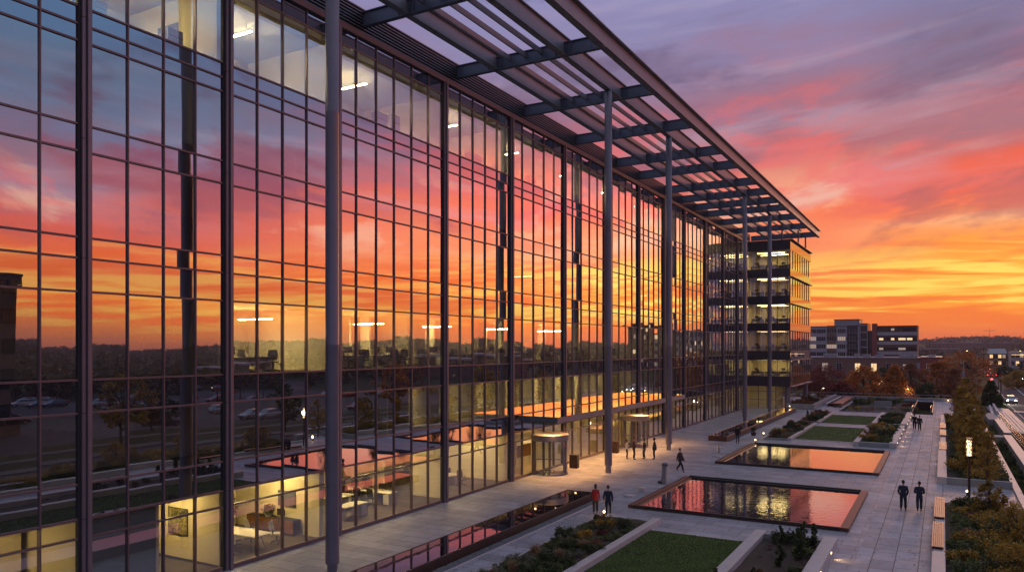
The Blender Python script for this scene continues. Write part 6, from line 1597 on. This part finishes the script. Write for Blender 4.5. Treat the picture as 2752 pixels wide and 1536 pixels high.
t = thing('wall_screen', 'dark grey screen on the conference room wall', 'screen', (-29.2, 28.01, 1.75)); m = MB(); m.bbox(-0.6, 0.6, -0.05, -0.005, -0.38, 0.38, 0.006); m.build('panel', M['steel'], t, world=False); m = MB(); m.box(-0.62, 0.62, -0.0048, -0.001, -0.4, 0.4); m.build('bracket', M['black'], t, world=False)
t = thing('framed_picture', 'square framed picture in dark greens and golds on the lit office wall', 'picture', (-29.65, 22.0, 1.75))
m = MB(); m.box(-0.66, 0.66, -0.03, 0.0, -0.6, 0.6); m.build('frame', M['black'], t, world=False)
art, an, AN, AL, AB = nodes('abstract_painting'); q_ = AN.new('ShaderNodeTexNoise'); q_.inputs['Scale'].default_value = 3.2; q_.inputs['Detail'].default_value = 5; q_.inputs['Distortion'].default_value = 1.5
cr_ = AN.new('ShaderNodeValToRGB'); cr_.color_ramp.elements[0].position = 0.38; cr_.color_ramp.elements[0].color = (0.015, 0.02, 0.012, 1); cr_.color_ramp.elements[1].position = 0.66; cr_.color_ramp.elements[1].color = (0.42, 0.36, 0.13, 1)
tc_ = AN.new('ShaderNodeTexCoord'); AL.new(tc_.outputs['Object'], q_.inputs['Vector']); AL.new(q_.outputs['Fac'], cr_.inputs[0]); AL.new(cr_.outputs[0], AB.inputs['Base Color'])
m = MB(); m.box(-0.62, 0.62, -0.036, -0.031, -0.56, 0.56); m.build('canvas', art, t, world=False)
t = thing('framed_picture', 'dark framed picture high on the top floor wall near the left edge', 'picture', (-30.2, 21.9, 23.15)); m = MB(); m.box(-0.7, 0.7, -0.03, 0.0, -0.75, 0.75); m.build('frame', M['steel'], t, world=False); m = MB(); m.box(-0.58, 0.58, -0.036, -0.031, -0.62, 0.5); m.build('canvas', M['wpanel'], t, world=False)
t = thing('reception_desk', 'low wooden reception desk inside the lobby', 'desk', (-32.0, 58.5, 0.034)); m = MB(); m.bbox(-0.4, 0.4, -2.2, 2.2, 0.0, 1.05, 0.02); m.build('counter_front', M['wood'], t, world=False); m = MB(); m.bbox(-0.5, 0.5, -2.3, 2.3, 1.051, 1.1, 0.01); m.build('countertop', M['white'], t, world=False)
# third floor work stations behind the glass
z3 = 8.305; r_ = random.Random(12)
ys3 = [23.6, 25.6, 30.3, 32.2, 34.1, 36.0, 39.6, 41.5, 43.4, 47.8, 49.8, 51.8, 56.6, 58.8, 61, 65, 67.2, 69.4, 74, 76.5, 82, 85]
for i, y in enumerate(ys3):
    wl = where(y); grp = 'third floor work stations'
    x = -28.3 if i % 2 == 0 else -28.9
    copy_tree(D0, (x, y, z3), pi/2 if i % 3 else 0, f'third floor desk {wl}', 'desks on the third floor')
    copy_tree(C0, (x+0.75, y+0.5, z3), r_.uniform(0, 6), f'black third floor chair on the window side {wl}', 'black chairs on the third floor')
    copy_tree(C0, (x-0.85, y-0.3, z3), r_.uniform(0, 6), f'black third floor chair on the inner side {wl}', 'black chairs on the third floor')
    if i % 2 == 0 or y > 30: copy_tree(MO, (x, y, z3+0.755), r_.uniform(0, 6), f'monitor on a third floor desk {wl}', 'monitors on the third floor')
# top floor: storage seen against the lit walls
for i, (x, y, w_, h) in enumerate(((-27.6, 17.0, 0.5, 0.9), (-27.6, 20.2, 0.7, 1.0), (-27.6, 33.4, 0.9, 1.1), (-27.6, 34.6, 0.8, 1.3), (-27.7, 43.4, 1.6, 1.0), (-27.7, 51.6, 1.2, 1.1), (-27.7, 60.4, 1.4, 1.1))):
    t = thing('filing_cabinet', f'grey cabinet standing at the top floor glass {where(y)}'+(' small one' if i in (0, 2) else ''), 'cabinet', (x, y, 21.53), group='top floor cabinets')
    m = MB(); m.bbox(-0.22, 0.22, -w_/2, w_/2, 0.04, h, 0.01); m.build('casing', M['concrete'], t, world=False)
    for k in range(3): m = MB(); m.box(0.221, 0.235, -w_/2+0.03, w_/2-0.03, 0.08+k*h/3.2, 0.05+(k+0.92)*h/3.2); m.build('drawer', M['white'], t, world=False)
# wing work stations
for k, (a, b) in enumerate(((5.0, 7.5), (8.9, 12.0), (13.2, 16.15), (17.4, 20.3), (21.6, 24.4))):
    for i, x in enumerate((-25.4, -23.4, -21.5)):
        nm = f'{("left","middle","right")[i]} desk on glazed level {k+1} of the corner wing'
        copy_tree(D0, (x, TY0+1.6+0.5*i, a+0.01), 0, nm, 'desks in the corner wing'); copy_tree(C0, (x+0.3, TY0+1.0+0.4*i, a+0.01), r_.uniform(0, 6), nm.replace('desk', 'chair'), 'chairs in the corner wing')
        copy_tree(MO, (x-0.2, TY0+1.6+0.5*i, a+0.765), 0.3, nm.replace('desk', 'monitor'), 'monitors in the corner wing')

# ------------------------------------------------------------------ the evening air
hm = bpy.data.materials.new('haze'); hm.use_nodes = True
hn = hm.node_tree.nodes; hn.clear()
hv = hn.new('ShaderNodeVolumePrincipled'); hv.inputs['Color'].default_value = (0.86, 0.74, 0.78, 1); hv.inputs['Density'].default_value = 0.00014; hv.inputs['Anisotropy'].default_value = 0.3
ho = hn.new('ShaderNodeOutputMaterial'); hm.node_tree.links.new(hv.outputs[0], ho.inputs['Volume'])
m = MB(); m.box(-3300, 3300, -3300, 3300, GZ-1.0, 66.0); tag(m.build('haze', hm), kind='stuff')
